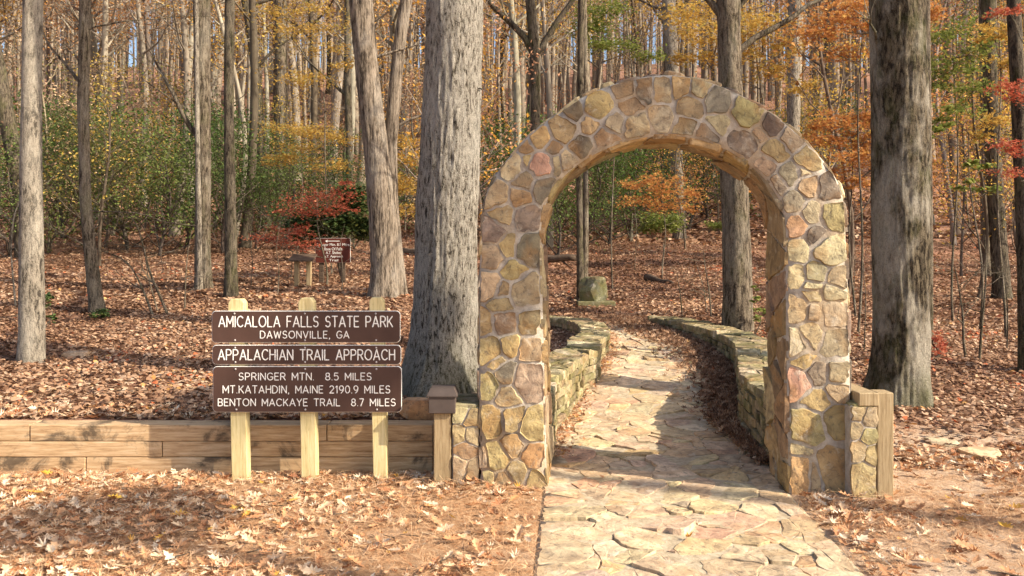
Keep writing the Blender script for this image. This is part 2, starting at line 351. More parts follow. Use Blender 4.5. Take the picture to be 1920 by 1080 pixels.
def stone(name, poly, mapf, h, rng, mat, parent, color, root=(0,0,0), cut=.22, seg=.09, jit=.004, dome=.25, base=-.012, flat=False, sharp=.97, nz=.13, facet=0):
    r = round_poly(poly, rng, cut, seg, jit)
    if r is None or len(r) < 3 or abs(area(r)) < 4e-4: return None
    if area(r) < 0: r = r[::-1]
    c = r.mean(0); n = len(r); tilt = np.array((rng.gauss(0,.06), rng.gauss(0,.06)))
    def ring(sc, hh, nz): 
        p = c+(r-c)*sc; z = hh+(p-c)@tilt*(1 if hh > 0 else 0)+np.array([rng.gauss(0, nz) for _ in range(n)]); return p, z
    size = math.sqrt(abs(area(r)))
    K = 4 if facet else 3
    rg = [ring(1.0, base, 0), ring(1.0, h*.55, 0), ring(sharp-.03, h*.92, h*.05), ring(.55, h*(1+dome*.6), h*nz)]
    if facet: rg = rg[:2]+[ring(sharp-.05, h, 0), ring(.70, h, 0), ring(.36, h, 0)]
    pts = np.vstack([a for a, _ in rg]+[c[None]]); zz = np.concatenate([z for _, z in rg]+[[h*(1+dome)+rng.gauss(0, h*nz*.8)]])
    if facet:
        m2 = 2*n; fz = np.full(len(pts)-m2, 9.)
        for _ in range(rng.choice([2,3,4])):
            a_ = rng.uniform(0, 6.283); sl_ = rng.uniform(.03,.20)*facet; fz = np.minimum(fz, (pts[m2:]-c)@np.array((math.cos(a_), math.sin(a_)))*sl_+h*rng.uniform(1.0,1.7))
        zz[m2:] = np.clip(fz, h*.45, h*2.6)+np.array([rng.gauss(0, h*.07) for _ in range(len(fz))])
    V = mapf(pts, zz); i = np.arange(K)[:,None]*n; j = np.arange(n)[None,:]; j2 = (j+1) % n
    Q = np.stack([i+j, i+j2, i+n+j2, i+n+j], -1).reshape(-1,4); T = np.array([(K*n+q, K*n+(q+1) % n, (K+1)*n) for q in range(n)])
    # orientation check
    a, b_, d_ = V[T[0][0]], V[T[0][1]], V[T[0][2]]; up = mapf(c[None], np.array([1.0]))[0]-mapf(c[None], np.array([0.0]))[0]
    if np.dot(np.cross(b_-a, d_-a), up) < 0: Q = Q[:, ::-1]; T = T[:, ::-1]
    o0 = V[-1].copy(); me = mesh_np(name, V-o0, [Q, T], not flat)
    if not flat: me.set_sharp_from_angle(angle=math.radians(38))
    return obj(name, me, mat, parent, tuple(o0-np.array(root)), color)
def jc(c, rng, v=.12, hv=.06):
    k = 1+rng.uniform(-v, v); return tuple(max(.01, min(.9, x*k*(1+rng.uniform(-hv, hv)))) for x in c)

def chip(poly, rr):
    c = np.mean(np.array(poly), 0); sc_ = rr.uniform(.93, 1.02); poly = [tuple(c+(np.array(p)-c)*sc_) for p in poly]
    for _ in range(rr.choice([0,1,1,2])):
        a = rr.uniform(0, 6.283); n_ = (math.cos(a), math.sin(a)); e = sorted(p[0]*n_[0]+p[1]*n_[1] for p in poly); cc = n_[0]*c[0]+n_[1]*c[1]
        q = clip(poly, n_, e[-1]-(e[-1]-cc)*rr.uniform(.08,.30))
        if len(q) >= 3: poly = q
    return poly

# ================================================================== GROUND
def axis(segs):
    out = []
    for a, b, st in segs: out += list(np.arange(a, b-1e-6, st))
    out.append(segs[-1][1]); return np.array(out)
gx = axis([(-320,-60,20),(-60,-14,2.0),(-14,-6,.25),(-6,6,.07),(6,14,.25),(14,60,2.0),(60,320,20)])
gy = axis([(-40,0,4),(0,3.4,.4),(3.4,5.9,.06),(5.9,6.2,.02),(6.2,13,.08),(13,40,.35),(40,120,2.2),(120,500,12)])
GX, GY = np.meshgrid(gx, gy); GZ = height(GX, GY)
# a narrow trench under the path bed so the bed is not coplanar
inp = (GX > xl(GY)-.02) & (GX < xr(GY)+.02) & (GY < 15.6); GZ = np.where((GX > xl(GY)-.12) & (GX < xr(GY)+.12) & (GY < 15.6), GZ-.003, GZ); inp = (GX > xl(GY)+.07) & (GX < xr(GY)-.07) & (GY < 15.5); GZ = np.where(inp, GZ-.05, GZ)
nxg, nyg = len(gx), len(gy); ii = np.arange(nyg-1)[:,None]*nxg; jj = np.arange(nxg-1)[None,:]
Q = np.stack([ii+jj, ii+jj+1, ii+nxg+jj+1, ii+nxg+jj], -1).reshape(-1,4)
g = obj('ground', mesh_np('ground', np.stack([GX, GY, GZ], -1).reshape(-1,3), [Q]), M['ground']); g['kind'] = 'structure'

# ================================================================== STONE PATH
R = random.Random(5)
PW = 1.65
def ph(y): return np.interp(y, MP[:,0], MP[:,1])
def pathmap(p, z):
    u = p[:,0]/PW; y = p[:,1]; x = xl(y)+(xr(y)-xl(y))*u; return np.stack([x, y, ph(y)+z], -1)
us = np.linspace(0, PW, 12); ysb = np.arange(2.6, 15.61, .1); U, Yb = np.meshgrid(us, ysb)
top = pathmap(np.stack([U.ravel(), Yb.ravel()], -1), np.zeros(U.size)); n = len(us); m_ = len(ysb)
ii = np.arange(m_-1)[:,None]*n; jj = np.arange(n-1)[None,:]; Qt = np.stack([ii+jj, ii+jj+1, ii+n+jj+1, ii+n+jj], -1).reshape(-1,4)
bot = top.copy(); bot[:,2] -= .08; k = len(top); sd = []
for i in range(m_-1): sd += [(i*n, (i+1)*n, k+(i+1)*n, k+i*n), ((i+1)*n+n-1, i*n+n-1, k+i*n+n-1, k+(i+1)*n+n-1)]
for j in range(n-1): sd += [(j+1, j, k+j, k+j+1)]
path = obj('stone_path', mesh_np('stone_path', np.vstack([top, bot]), [np.vstack([Qt, np.array(sd)])]), M['pathmortar']); path['kind'] = 'structure'
seeds = []; y = 2.7; row = 0
while y < 15.5:
    rowh = R.uniform(.11, .21) if y < 7.5 else R.uniform(.24, .38)
    x = R.uniform(-.1, .18)
    while x < PW+.02:
        w = R.choice([.11,.15,.20,.26,.34,.44]); seeds.append((min(max(x+w/2, .03), PW-.03), y+rowh/2+R.uniform(-.10,.10))); x += w
    y += rowh; row += 1
FL = [(.53,.42,.275),(.56,.45,.305),(.50,.385,.25),(.54,.37,.22),(.45,.36,.27),(.54,.45,.34),(.52,.34,.235),(.44,.36,.28),(.54,.43,.31),(.49,.38,.275),(.57,.49,.38)]
wt = [R.choice([0,.05,.10,.17]) for _ in seeds]
for s_, c in zip(seeds, cells(seeds, (0.015, 2.65, PW-.015, 15.55), .011, wt)):
    if c: stone('flagstone', c, pathmap, R.uniform(.004,.010), R, M['flag'], path, jc(tuple(.65*u+.35*v for u, v in zip(R.choice(FL), (.52,.41,.265))), R, .09), cut=.04, seg=.06, jit=.008, dome=.0, base=-.03, sharp=1.015, nz=.2, flat=True)

# ================================================================== STONE ARCH
AA = math.radians(5.0); D0 = 5.5; CX = (1246-960)/F*D0
A0 = np.array((CX, D0, 0.)); AU = np.array((math.cos(AA), -math.sin(AA), 0.)); AN = np.array((math.sin(AA), math.cos(AA), 0.)); AZ = np.array((0,0,1.))
TH = .56
def to_plane(px, py):
    d = np.array(((px-960)/F, 1.0, -(py-HY)/F)); t = (A0-np.array((0,0,EYE)))@AN/(d@AN); p = np.array((0,0,EYE))+d*t; return ((p-A0)@AU, p[2])
def arch3(p, depth): return A0+p[:,0:1]*AU+p[:,1:2]*AZ+np.asarray(depth).reshape(-1,1)*AN
inner_px = [(1026,960),(1026,915),(1022,760),(1018,600),(1015,480),(1014,416),(1024,375),(1043,345),(1066,322),(1090,303),(1130,281),(1175,264),(1215,256),(1258,253),(1303,259),(1348,273),(1380,290),(1406,308),(1430,330),(1449,352),(1464,378),(1472,402),(1474,430),(1474,600),(1476,760),(1480,915),(1480,960)]
outer_px = [(903,960),(903,915),(899,760),(898,640),(900,500),(903,420),(907,371),(925,333),(950,300),(989,256),(1036,217),(1090,183),(1129,165),(1168,152),(1214,143),(1252,140),(1297,145),(1340,157),(1387,177),(1429,200),(1472,231),(1511,266),(1542,298),(1567,332),(1581,362),(1584,416),(1588,500),(1592,620),(1594,760),(1594,915),(1594,960)]
IN = np.array([to_plane(*p) for p in inner_px]); OUT = np.array([to_plane(*p) for p in outer_px])
def resample(c, step):
    d = np.concatenate([[0], np.cumsum(np.linalg.norm(np.diff(c, axis=0), axis=1))]); n = int(d[-1]/step); s = np.linspace(0, d[-1], n+1)
    return np.stack([np.interp(s, d, c[:,i]) for i in range(c.shape[1])], 1), d[-1]
def smooth(c, k=2):
    c = c.copy()
    for _ in range(k): c[1:-1] = c[1:-1]*.5+(c[:-2]+c[2:])*.25
    return c
INr, LI = resample(IN, .04); INr = smooth(INr, 3); OUTr, LO = resample(OUT, .04); OUTr = smooth(OUTr, 3)
arch = empty('stone_arch', tuple(A0), 'tall rounded fieldstone archway standing over the flagstone path', 'archway')
AR = tuple(A0)
# mortar core: strip between inner and outer curves, front/back/soffit/extrados
N = 110
ic = resample(INr, LI/N)[0][:N]; oc = resample(OUTr, LO/N)[0][:N]
ra = 5; rows = [ic+(oc-ic)*(k/(ra-1)) for k in range(ra)]
Vf = np.vstack([arch3(r_, np.full(len(r_), .0)) for r_ in rows]); Vb = np.vstack([arch3(r_, np.full(len(r_), TH)) for r_ in rows]); nv = len(Vf); nn = len(ic); Qs = []
for k in range(ra-1):
    for i in range(nn-1):
        a = k*nn+i; Qs.append((a, a+nn, a+nn+1, a+1)); Qs.append((nv+a, nv+a+1, nv+a+nn+1, nv+a+nn))
for i in range(nn-1):
    Qs.append((i, i+1, nv+i+1, nv+i)); a = (ra-1)*nn+i; Qs.append((a, nv+a, nv+a+1, a+1))
Vc = np.vstack([Vf, Vb])
core = obj('mortar_core', mesh_np('mortar_core', Vc-A0, [np.array(Qs)]), M['mortar'], arch)
SC = {'y':(.44,.34,.17),'t':(.42,.35,.23),'b':(.33,.24,.15),'g':(.21,.185,.155),'d':(.12,.10,.085),'p':(.56,.35,.26),'k':(.39,.30,.20),'o':(.50,.32,.14),'v':(.19,.165,.145),'l':(.52,.45,.31),'m':(.36,.31,.15)}
front = [  # px, py, size px, tone
(1123,198,34,'y'),(1172,171,24,'b'),(1209,169,22,'g'),(1242,169,24,'t'),(1276,165,22,'y'),(1076,213,22,'d'),(1057,243,30,'y'),(1104,235,22,'y'),(1150,227,24,'t'),(1181,198,26,'b'),(1195,233,26,'t'),(1240,223,27,'l'),(1294,200,28,'b'),(1283,237,24,'k'),(1132,260,26,'k'),(1092,277,30,'d'),(1067,303,24,'t'),(1044,307,18,'l'),(1014,309,30,'p'),(1014,260,24,'y'),(1036,276,18,'g'),(989,276,14,'t'),(962,313,28,'l'),(991,301,14,'y'),(981,338,24,'g'),(1022,353,26,'g'),(931,365,30,'t'),(973,369,22,'y'),(985,408,26,'g'),(944,402,24,'y'),(922,432,24,'v'),(987,464,28,'d'),(957,462,18,'y'),(921,482,24,'k'),(960,507,18,'y'),(917,533,26,'t'),(987,548,36,'t'),(940,543,14,'b'),(942,570,14,'b'),(946,606,26,'v'),(995,606,26,'b'),(908,609,16,'y'),(919,656,26,'y'),(956,648,20,'y'),(996,656,26,'t'),(934,678,14,'y'),(994,712,38,'l'),(950,700,22,'g'),(952,742,20,'t'),(914,722,24,'m'),(919,790,32,'y'),(960,786,24,'y'),(1000,800,30,'m'),(964,836,26,'o'),(1000,856,28,'o'),(932,858,26,'y'),(906,862,14,'t'),(972,884,22,'y'),(1003,897,22,'y'),(944,905,24,'t'),(912,902,20,'y'),
(1311,168,20,'t'),(1346,190,28,'g'),(1400,213,36,'m'),(1346,233,22,'t'),(1326,252,24,'v'),(1389,272,36,'v'),(1449,235,24,'d'),(1424,250,16,'t'),(1482,258,26,'t'),(1453,282,26,'y'),(1431,311,26,'k'),(1519,299,28,'m'),(1480,328,22,'v'),(1453,348,22,'g'),(1515,349,24,'t'),(1507,322,14,'l'),(1556,353,30,'v'),(1489,378,22,'g'),(1523,400,24,'l'),(1562,404,30,'m'),(1494,425,24,'p'),(1531,443,24,'v'),(1499,470,26,'l'),(1554,470,34,'l'),(1490,513,22,'l'),(1531,511,24,'t'),(1571,521,24,'t'),(1527,536,14,'l'),(1494,578,26,'t'),(1526,553,16,'l'),(1524,582,14,'l'),(1562,585,26,'l'),(1561,548,20,'l'),(1519,629,22,'l'),(1492,642,24,'l'),(1567,646,30,'t'),(1511,683,12,'y'),(1531,700,24,'g'),(1498,716,26,'p'),(1570,700,22,'l'),(1568,733,18,'t'),(1514,800,42,'m'),(1567,790,30,'m'),(1533,752,24,'m'),(1498,878,30,'o'),(1563,870,38,'y'),(1524,880,18,'k'),(1500,846,12,'t')]
seeds = [to_plane(a, b) for a, b, _, _ in front]; wts = [s/278*.8 for _, _, s, _ in front]
def nrm(c, side):
    t = np.diff(c, axis=0); t /= np.linalg.norm(t, axis=1, keepdims=True); mid = (c[1:]+c[:-1])/2; nn_ = np.stack([-t[:,1], t[:,0]], 1)
    return mid, nn_
im, inn = nrm(INr, 0); om, onn = nrm(OUTr, 0)      # curves run left->right over the top; left normal points outward/up
def planes(s):
    s = np.array(s); out = []
    d = np.linalg.norm(im-s, axis=1); i = d.argmin(); n_ = -inn[i]; out.append((tuple(n_), float(n_@im[i])-.012))
    idx = np.where(np.linalg.norm(om-s, axis=1) < .42)[0][::2]
    for i in idx: n_ = onn[i]; out.append((tuple(n_), float(n_@om[i])-.006))
    out.append(((0,-1), .06)); return out
R = random.Random(11)
def fmap(p, z): return arch3(p, -z)
def bmap(p, z): return arch3(p, TH+z)
for (a, b, s_, tone), c in zip(front, cells(seeds, (-1.6,-.1,1.6,3.1), .017, wts, planes)):
    if not c: continue
    c = chip(c, R)
    stone('stone', c, fmap, R.uniform(.005,.015), R, M['fieldstone'], arch, jc(tuple(.78*u+.22*v for u, v in zip(SC[tone], (.345,.295,.20))), R, .12), AR, cut=.06, seg=.045, jit=.005, dome=.0, sharp=1.0, facet=1)
bs = [s for i, s in enumerate(seeds) if i % 2 == 0]
for c in cells(bs, (-1.6,-.1,1.6,3.1), .03, None, planes):
    if c: stone('stone', c, bmap, R.uniform(.016,.03), R, M['fieldstone'], arch, jc(SC[R.choice('ytbgdkm')], R), AR, seg=.12)
def strip_map(curve, sign):
    d = np.concatenate([[0], np.cumsum(np.linalg.norm(np.diff(curve, axis=0), axis=1))]); tg = np.gradient(curve, axis=0); tg /= np.linalg.norm(tg, axis=1, keepdims=True); nm = np.stack([-tg[:,1], tg[:,0]], 1)*sign
    def f(p, z):
        s = np.clip(p[:,0], 0, d[-1]); q = np.stack([np.interp(s, d, curve[:,0]), np.interp(s, d, curve[:,1])], 1); m = np.stack([np.interp(s, d, nm[:,0]), np.interp(s, d, nm[:,1])], 1); m /= np.linalg.norm(m, axis=1, keepdims=True)
        return arch3(q+m*np.asarray(z).reshape(-1,1), p[:,1])
    return f, d[-1]
fi, Li = strip_map(INr, -1); fo, Lo = strip_map(OUTr, 1)
seeds = []; s_ = .1
while s_ < Li:
    L = R.uniform(.16,.30); ys_ = [.14,.42] if R.random() < .7 else [.28]
    for y_ in ys_: seeds.append((s_+L/2+R.uniform(-.07,.07), y_+R.uniform(-.07,.07)))
    s_ += L
for c in cells(seeds, (0,.0,Li,TH), .024):
    if c: stone('stone', c, fi, R.uniform(.008,.022), R, M['fieldstone'], arch, jc(R.choice([(.38,.26,.13),(.30,.22,.13),(.42,.32,.17),(.26,.20,.14),(.36,.31,.19)]), R, .15), AR, cut=.06, seg=.05, jit=.006, dome=.0, sharp=1.0, facet=1)
seeds = []; s_ = .1
while s_ < Lo:
    L = R.uniform(.12,.24)
    for y_ in ([.14,.42] if R.random() < .6 else [.10,.28,.46]): seeds.append((s_+L/2+R.uniform(-.05,.05), y_+R.uniform(-.05,.05)))
    s_ += L
for c in cells(seeds, (0,0,Lo,TH), .02):
    if c: stone('stone', c, fo, R.uniform(.006,.022), R, M['fieldstone'], arch, jc(SC[R.choice('tglgbl')], R), AR, seg=.12, dome=.15)

# low stub walls either side of the arch
def stub(px0, px1, ptop, Y, depth, label, tones, seedpx, rs):
    a = P(px0, 0, Y); b = P(px1, 0, Y); zt = P(0, ptop, Y)[2]; root = ((a[0]+b[0])/2, Y+depth/2, 0)
    r = empty('low_stone_wall', root, label, 'wall')
    mb = MB(); mb.box((root[0], root[1], (zt-.3)/2), (b[0]-a[0], depth, zt+.3)); V = np.vstack(mb.V)-np.array(root); mb.V = [V]
    obj('mortar_core', bevel(mb.mesh('mortar_core', False), .012), M['mortar'], r)
    rr = random.Random(rs); w = b[0]-a[0]
    sd = [(P(x, y, Y)[0], P(x, y, Y)[2]) for x, y in seedpx]
    for c in cells(sd, (a[0]+.004,-.05,b[0]-.004,zt-.008), .012):
        if c: stone('stone', c, lambda p, z: np.stack([p[:,0], Y-z, p[:,1]], -1), .009, rr, M['fieldstone'], r, jc(tuple(.5*u+.5*v for u, v in zip(SC[rr.choice(tones)], (.34,.28,.18))), rr), root, cut=.06, seg=.045, jit=.004, dome=.0, sharp=1.0, facet=1)
    sd = [(a[0]+w*rr.random(), Y+depth*(k+.5)/3) for k in range(3)]
    for c in cells(sd, (a[0],Y,b[0],Y+depth), .012):
        if c: stone('stone', c, lambda p, z: np.stack([p[:,0], p[:,1], zt+z], -1), .015, rr, M['mossstone'], r, jc((.34,.29,.19), rr), root, dome=.1)
    sx = b[0] if px0 > 1000 else a[0]; sg = 1 if px0 > 1000 else -1
    return r
stub(848, 898, 763, 5.62, .5, 'short low stone wall between the capped post and the arch\'s left foot', 'btmb', [(862,775),(885,785),(860,815),(886,815),(872,845),(862,872),(888,878)], 3)
stub(1595, 1645, 760, 5.30, .5, 'short low stone wall beside the right foot of the arch', 'mtly', [(1606,776),(1632,785),(1603,806),(1630,818),(1610,843),(1637,850),(1618,888)], 4)

# ================================================================== DRY STACKED CURVED WALLS
def stacked_wall(name, label, face, thick, zt, side, rs, both=None, zbase=None):
    """face: polyline (x,y) of the path-side face at increasing s; side=+1 means the body lies to the left of travel"""
    rr = random.Random(rs); c, L = resample(np.array(face, float), .08); c = smooth(c, 3)
    d = np.concatenate([[0], np.cumsum(np.linalg.norm(np.diff(c, axis=0), axis=1))]); L = d[-1]
    tg = np.gradient(c, axis=0); tg /= np.linalg.norm(tg, axis=1, keepdims=True); nm = np.stack([-tg[:,1], tg[:,0]], 1)*side
    def at(s, w):
        s = np.clip(s, 0, L); q = np.stack([np.interp(s, d, c[:,0]), np.interp(s, d, c[:,1])], 1); m = np.stack([np.interp(s, d, nm[:,0]), np.interp(s, d, nm[:,1])], 1)
        return q+m*np.asarray(w).reshape(-1,1)
    root = (c[0][0], c[0][1], 0); r = empty(name, root, label, 'wall'); ro = np.array(root)
    # inner core
    mb = MB(); n = len(c); a = at(d, np.full(n,.03)); b = at(d, np.full(n,thick-.03)); zb = -.25
    V = np.vstack([np.c_[a, np.full(n,zb)], np.c_[a, np.full(n,zt-.03)], np.c_[b, np.full(n,zt-.03)], np.c_[b, np.full(n,zb)]])-ro
    Qs = [(k*n+i, k*n+i+1, (k+1)*n+i+1, (k+1)*n+i) for k in range(3) for i in range(n-1)]+[(0,n,2*n,3*n),(n-1,4*n-1,3*n-1,2*n-1)]
    obj('rubble_core', mesh_np('rubble_core', V, [np.array(Qs)], False), M['log'], r)
    TN = [(.32,.265,.165),(.26,.22,.14),(.35,.30,.19),(.22,.19,.125),(.39,.33,.22),(.31,.235,.145)]
    def faces(w0, sgn, s0, s1, hmin, hmax, lmin, lmax):
        zz = zt-.055
        while zz > -.06:
            hh = rr.uniform(hmin, hmax); s = s0+rr.uniform(0,.1)-.05
            while s < s1:
                Ls = rr.uniform(lmin, lmax); e = min(s+Ls, s1)
                gz = float(height(*at(np.array([(s+e)/2]), -.02 if sgn < 0 else thick+.02)[0]))
                if zz > gz-.02 and e-s > .05:
                    g_ = .004; q = [(s+g_,zz-hh+g_+rr.uniform(-.006,.006)),(e-g_,zz-hh+g_+rr.uniform(-.006,.006)),(e-g_,zz-g_+rr.uniform(-.006,.006)),(s+g_,zz-g_+rr.uniform(-.006,.006))]
                    stone('stone', q, lambda p, z: np.c_[at(p[:,0], w0+sgn*z), p[:,1]], rr.uniform(.012,.040), rr, M['mossstone'], r, jc(rr.choice(TN), rr, .18), root, cut=.05, seg=.2, jit=.003, dome=.02, base=-.03, sharp=1.0, flat=True)
                s = e
            zz -= hh
    faces(.03, -1, 0, L, .055, .10, .20, .42)
    if both: faces(thick-.03, 1, both[0], both[1], .07, .11, .2, .4)
    sd = []; s = 0
    while s < L:
        w = rr.uniform(.14,.34)
        if rr.random() < .45: sd.append((s+w/2, thick/2))
        else: sd += [(s+w/2+rr.uniform(-.05,.05), thick*rr.uniform(.2,.35)), (s+w/2+rr.uniform(-.05,.05), thick*rr.uniform(.65,.8))]
        s += w
    for q in cells(sd, (0,-.01,L,thick+.01), .008):
        if q: stone('stone', q, lambda p, z: np.c_[at(p[:,0], p[:,1]), zt-.05+z], rr.uniform(.040,.062), rr, M['mossstone'], r, jc(rr.choice(TN+[(.48,.43,.30)]), rr, .15), root, cut=.06, seg=.12, jit=.008, dome=.0, base=-.02, sharp=1.0, flat=True)
    # end caps of both ends
    for s_e, dr in ((0., -1), (L, 1)):
        base_ = at(np.array([s_e]), 0)[0]; mm = at(np.array([s_e]), 1.)[0]-base_; tt = np.array([np.interp(s_e, d, tg[:,0]), np.interp(s_e, d, tg[:,1])])*dr
        zz = zt-.055
        while zz > 0:
            hh = rr.uniform(.06,.10); q = [(.01,zz-hh+.004),(thick-.01,zz-hh+.004),(thick-.01,zz-.004),(.01,zz-.004)]
            stone('stone', q, lambda p, z: np.c_[base_+mm*p[:,0:1]+tt*np.asarray(z).reshape(-1,1), p[:,1]], .03, rr, M['mossstone'], r, jc(rr.choice(TN), rr, .15), root, cut=.15, seg=.2, base=-.02); zz -= hh
    return r
rf = [(xr(y_)+.0, y_) for y_ in (6.02,6.8,7.48,8.63,9.4,10.2,11.0,11.6,12.3,12.9,13.5,14.0)]
stacked_wall('curved_stone_wall', 'long low mossy dry stone wall curving along the right edge of the path', [(float(a), b) for a, b in rf], .45, .52, -1, 21)
lf = [(.30,6.12),(.36,6.9),(.40,7.3),(.60,8.1),(.74,8.62),(.80,8.95),(1.03,9.4),(1.10,10.2),(1.14,10.5),(1.34,11.2),(1.42,12.0),(1.44,12.8),(1.30,13.6),(.95,14.25),(.4,14.7),(-.3,14.85),(-1.0,14.8)]
stacked_wall('curved_stone_wall', 'low mossy dry stone wall curling round at the left edge of the path', lf, .40, .50, 1, 22, both=(6.2, 99))

# ================================================================== TIMBER RETAINING WALL
YT = 5.97
tw = empty('timber_retaining_wall', (float(P(400,890,YT)[0]), YT+.09, 0), 'long low weathered timber retaining wall behind the park sign', 'retaining wall')
rt = np.array(tw.location); R = random.Random(8)
rowsz = [(.345,.224),(.222,.108),(.106,-.02)]
brk = [[-700,-330,55,612,812],[-700,-120,303,812],[-700,-420,160,812]]
for (z1, z0), bb in zip(rowsz, brk):
    for a, b in zip(bb[:-1], bb[1:]):
        xa, xb = P(a,0,YT)[0], P(b,0,YT)[0]; mb = MB(); c = ((xa+xb)/2, YT+.09+R.uniform(-.003,.003), (z0+z1)/2)
        mb.box((0,0,0), (xb-xa-.006, .17, z1-z0-.002)); me = bevel(mb.mesh('timber', False), .005)
        obj('timber', me, M['timber'], tw, tuple(np.array(c)-rt))
# left capped post
def at_px(px, py, Y): return P(px, py, Y)
yy = 5.62; a = P(813,885,yy); b = P(846,885,yy)
cp = empty('capped_post', ((a[0]+b[0])/2, yy+.06, 0), 'short timber post with brown box cap at the end of the timber wall', 'post')
mb = MB(); zt = P(0,772,yy)[2]; mb.box((0,0,(zt-.2)/2), (b[0]-a[0], .12, zt+.2)); obj('post', bevel(mb.mesh('post', False), .006), M['post_old'], cp)
def frustum(mb, z0, w0, z1, w1):
    V = [(-w0,-w0,z0),(w0,-w0,z0),(w0,w0,z0),(-w0,w0,z0),(-w1,-w1,z1),(w1,-w1,z1),(w1,w1,z1),(-w1,w1,z1)]
    mb.add(V, [(0,3,2,1),(4,5,6,7),(0,1,5,4),(1,2,6,5),(2,3,7,6),(3,0,4,7)])
zb_ = P(0,774,yy)[2]; zc_ = P(0,743,yy)[2]; zd_ = P(0,727,yy)[2]
mb = MB(); frustum(mb, zb_, .092, zc_, .092); capo = obj('cap', bevel(mb.mesh('cap', False), .004), M['cap'], cp)
mb = MB(); frustum(mb, zc_+.001, .104, zc_+.008, .104); frustum(mb, zc_+.009, .104, zd_, .080); obj('lid', mb.mesh('lid', False), M['cap'], capo)
# right post with block
yy = 5.28; a = P(1647,900,yy); b = P(1678,900,yy)
rp = empty('corner_post', ((a[0]+b[0])/2, yy+.08, 0), 'weathered timber post beside the low wall at the arch\'s right foot', 'post')
mb = MB(); zt = P(0,737,yy)[2]; mb.box((0,0,(zt-.2)/2), (b[0]-a[0], .13, zt+.2)); obj('post', bevel(mb.mesh('post', False), .007), M['post_old'], rp)
mb = MB(); mb.box((-.11,.13,(P(0,762,yy)[2]+zt)/2-.002), (.13,.40,zt-P(0,762,yy)[2])); obj('rail_block', bevel(mb.mesh('rail_block', False), .006), M['post_old'], rp)

# ================================================================== PARK SIGN
def arc(cx, cy, rx, ry, a0, a1, n=9):
    t = np.radians(np.linspace(a0, a1, n)); return [(cx+rx*math.cos(q), cy+ry*math.sin(q)) for q in t]
GL = {
'A':(.74,[[(0,0),(.37,1),(.74,0)],[(.12,.31),(.62,.31)]]),
'B':(.60,[[(0,0),(0,1),(.33,1)]+arc(.34,.76,.22,.24,90,-90)+[(.0,.52)],[(.3,.52)]+arc(.34,.26,.26,.26,90,-90)+[(0,0)]]),
'C':(.72,[arc(.40,.5,.40,.5,42,318,15)]),
'D':(.68,[[(0,0),(0,1),(.26,1)]+arc(.26,.5,.42,.5,90,-90,13)+[(0,0)]]),
'E':(.54,[[(.54,1),(0,1),(0,0),(.54,0)],[(0,.52),(.46,.52)]]),
'F':(.54,[[(.54,1),(0,1),(0,0)],[(0,.52),(.45,.52)]]),
'G':(.74,[arc(.40,.5,.40,.5,42,330,15)+[(.76,.45),(.44,.45)]]),
'H':(.64,[[(0,0),(0,1)],[(.64,0),(.64,1)],[(0,.52),(.64,.52)]]),
'I':(.06,[[(.03,0),(.03,1)]]),
'K':(.62,[[(0,0),(0,1)],[(.60,1),(.02,.38)],[(.2,.57),(.62,0)]]),
'L':(.52,[[(0,1),(0,0),(.52,0)]]),
'M':(.76,[[(0,0),(0,1),(.38,.3),(.76,1),(.76,0)]]),
'N':(.66,[[(0,0),(0,1),(.66,0),(.66,1)]]),
'O':(.84,[arc(.42,.5,.42,.5,0,360,21)]),
'P':(.60,[[(0,0),(0,1),(.32,1)]+arc(.32,.73,.27,.27,90,-90)+[(0,.46)]]),
'R':(.62,[[(0,0),(0,1),(.32,1)]+arc(.32,.74,.27,.26,90,-90)+[(0,.48)],[(.32,.48),(.62,0)]]),
'S':(.60,[arc(.31,.74,.27,.26,30,260,10)+arc(.29,.26,.29,.26,80,-150,10)]),
'T':(.64,[[(0,1),(.64,1)],[(.32,1),(.32,0)]]),
'U':(.64,[[(0,1),(0,.3)]+arc(.32,.3,.32,.3,180,360)+[(.64,1)]]),
'V':(.72,[[(0,1),(.36,0),(.72,1)]]),
'W':(.98,[[(0,1),(.24,0),(.49,.9),(.74,0),(.98,1)]]),
'Y':(.66,[[(0,1),(.33,.48),(.66,1)],[(.33,.48),(.33,0)]]),
'0':(.60,[arc(.30,.5,.30,.5,0,360,19)]),
'1':(.26,[[(0,.78),(.2,1),(.2,0)]]),
'2':(.56,[arc(.28,.72,.27,.28,160,-30,9)+[(0,0),(.57,0)]]),
'5':(.56,[[(.52,1),(.08,1),(.03,.55)]+arc(.27,.32,.29,.32,120,-140,11)]),
'7':(.54,[[(0,1),(.54,1),(.16,0)]]),
'8':(.58,[arc(.29,.75,.24,.25,-90,270,15),arc(.29,.26,.29,.26,90,450,17)]),
'9':(.58,[arc(.29,.69,.28,.31,0,360,17),[(.57,.69),(.52,.3),(.25,0)]]),
'.':(.06,[[(.03,.0),(.03,.03)]]), ',':(.10,[[(.07,.04),(.02,-.15)]]), ' ':(.42,[]) }
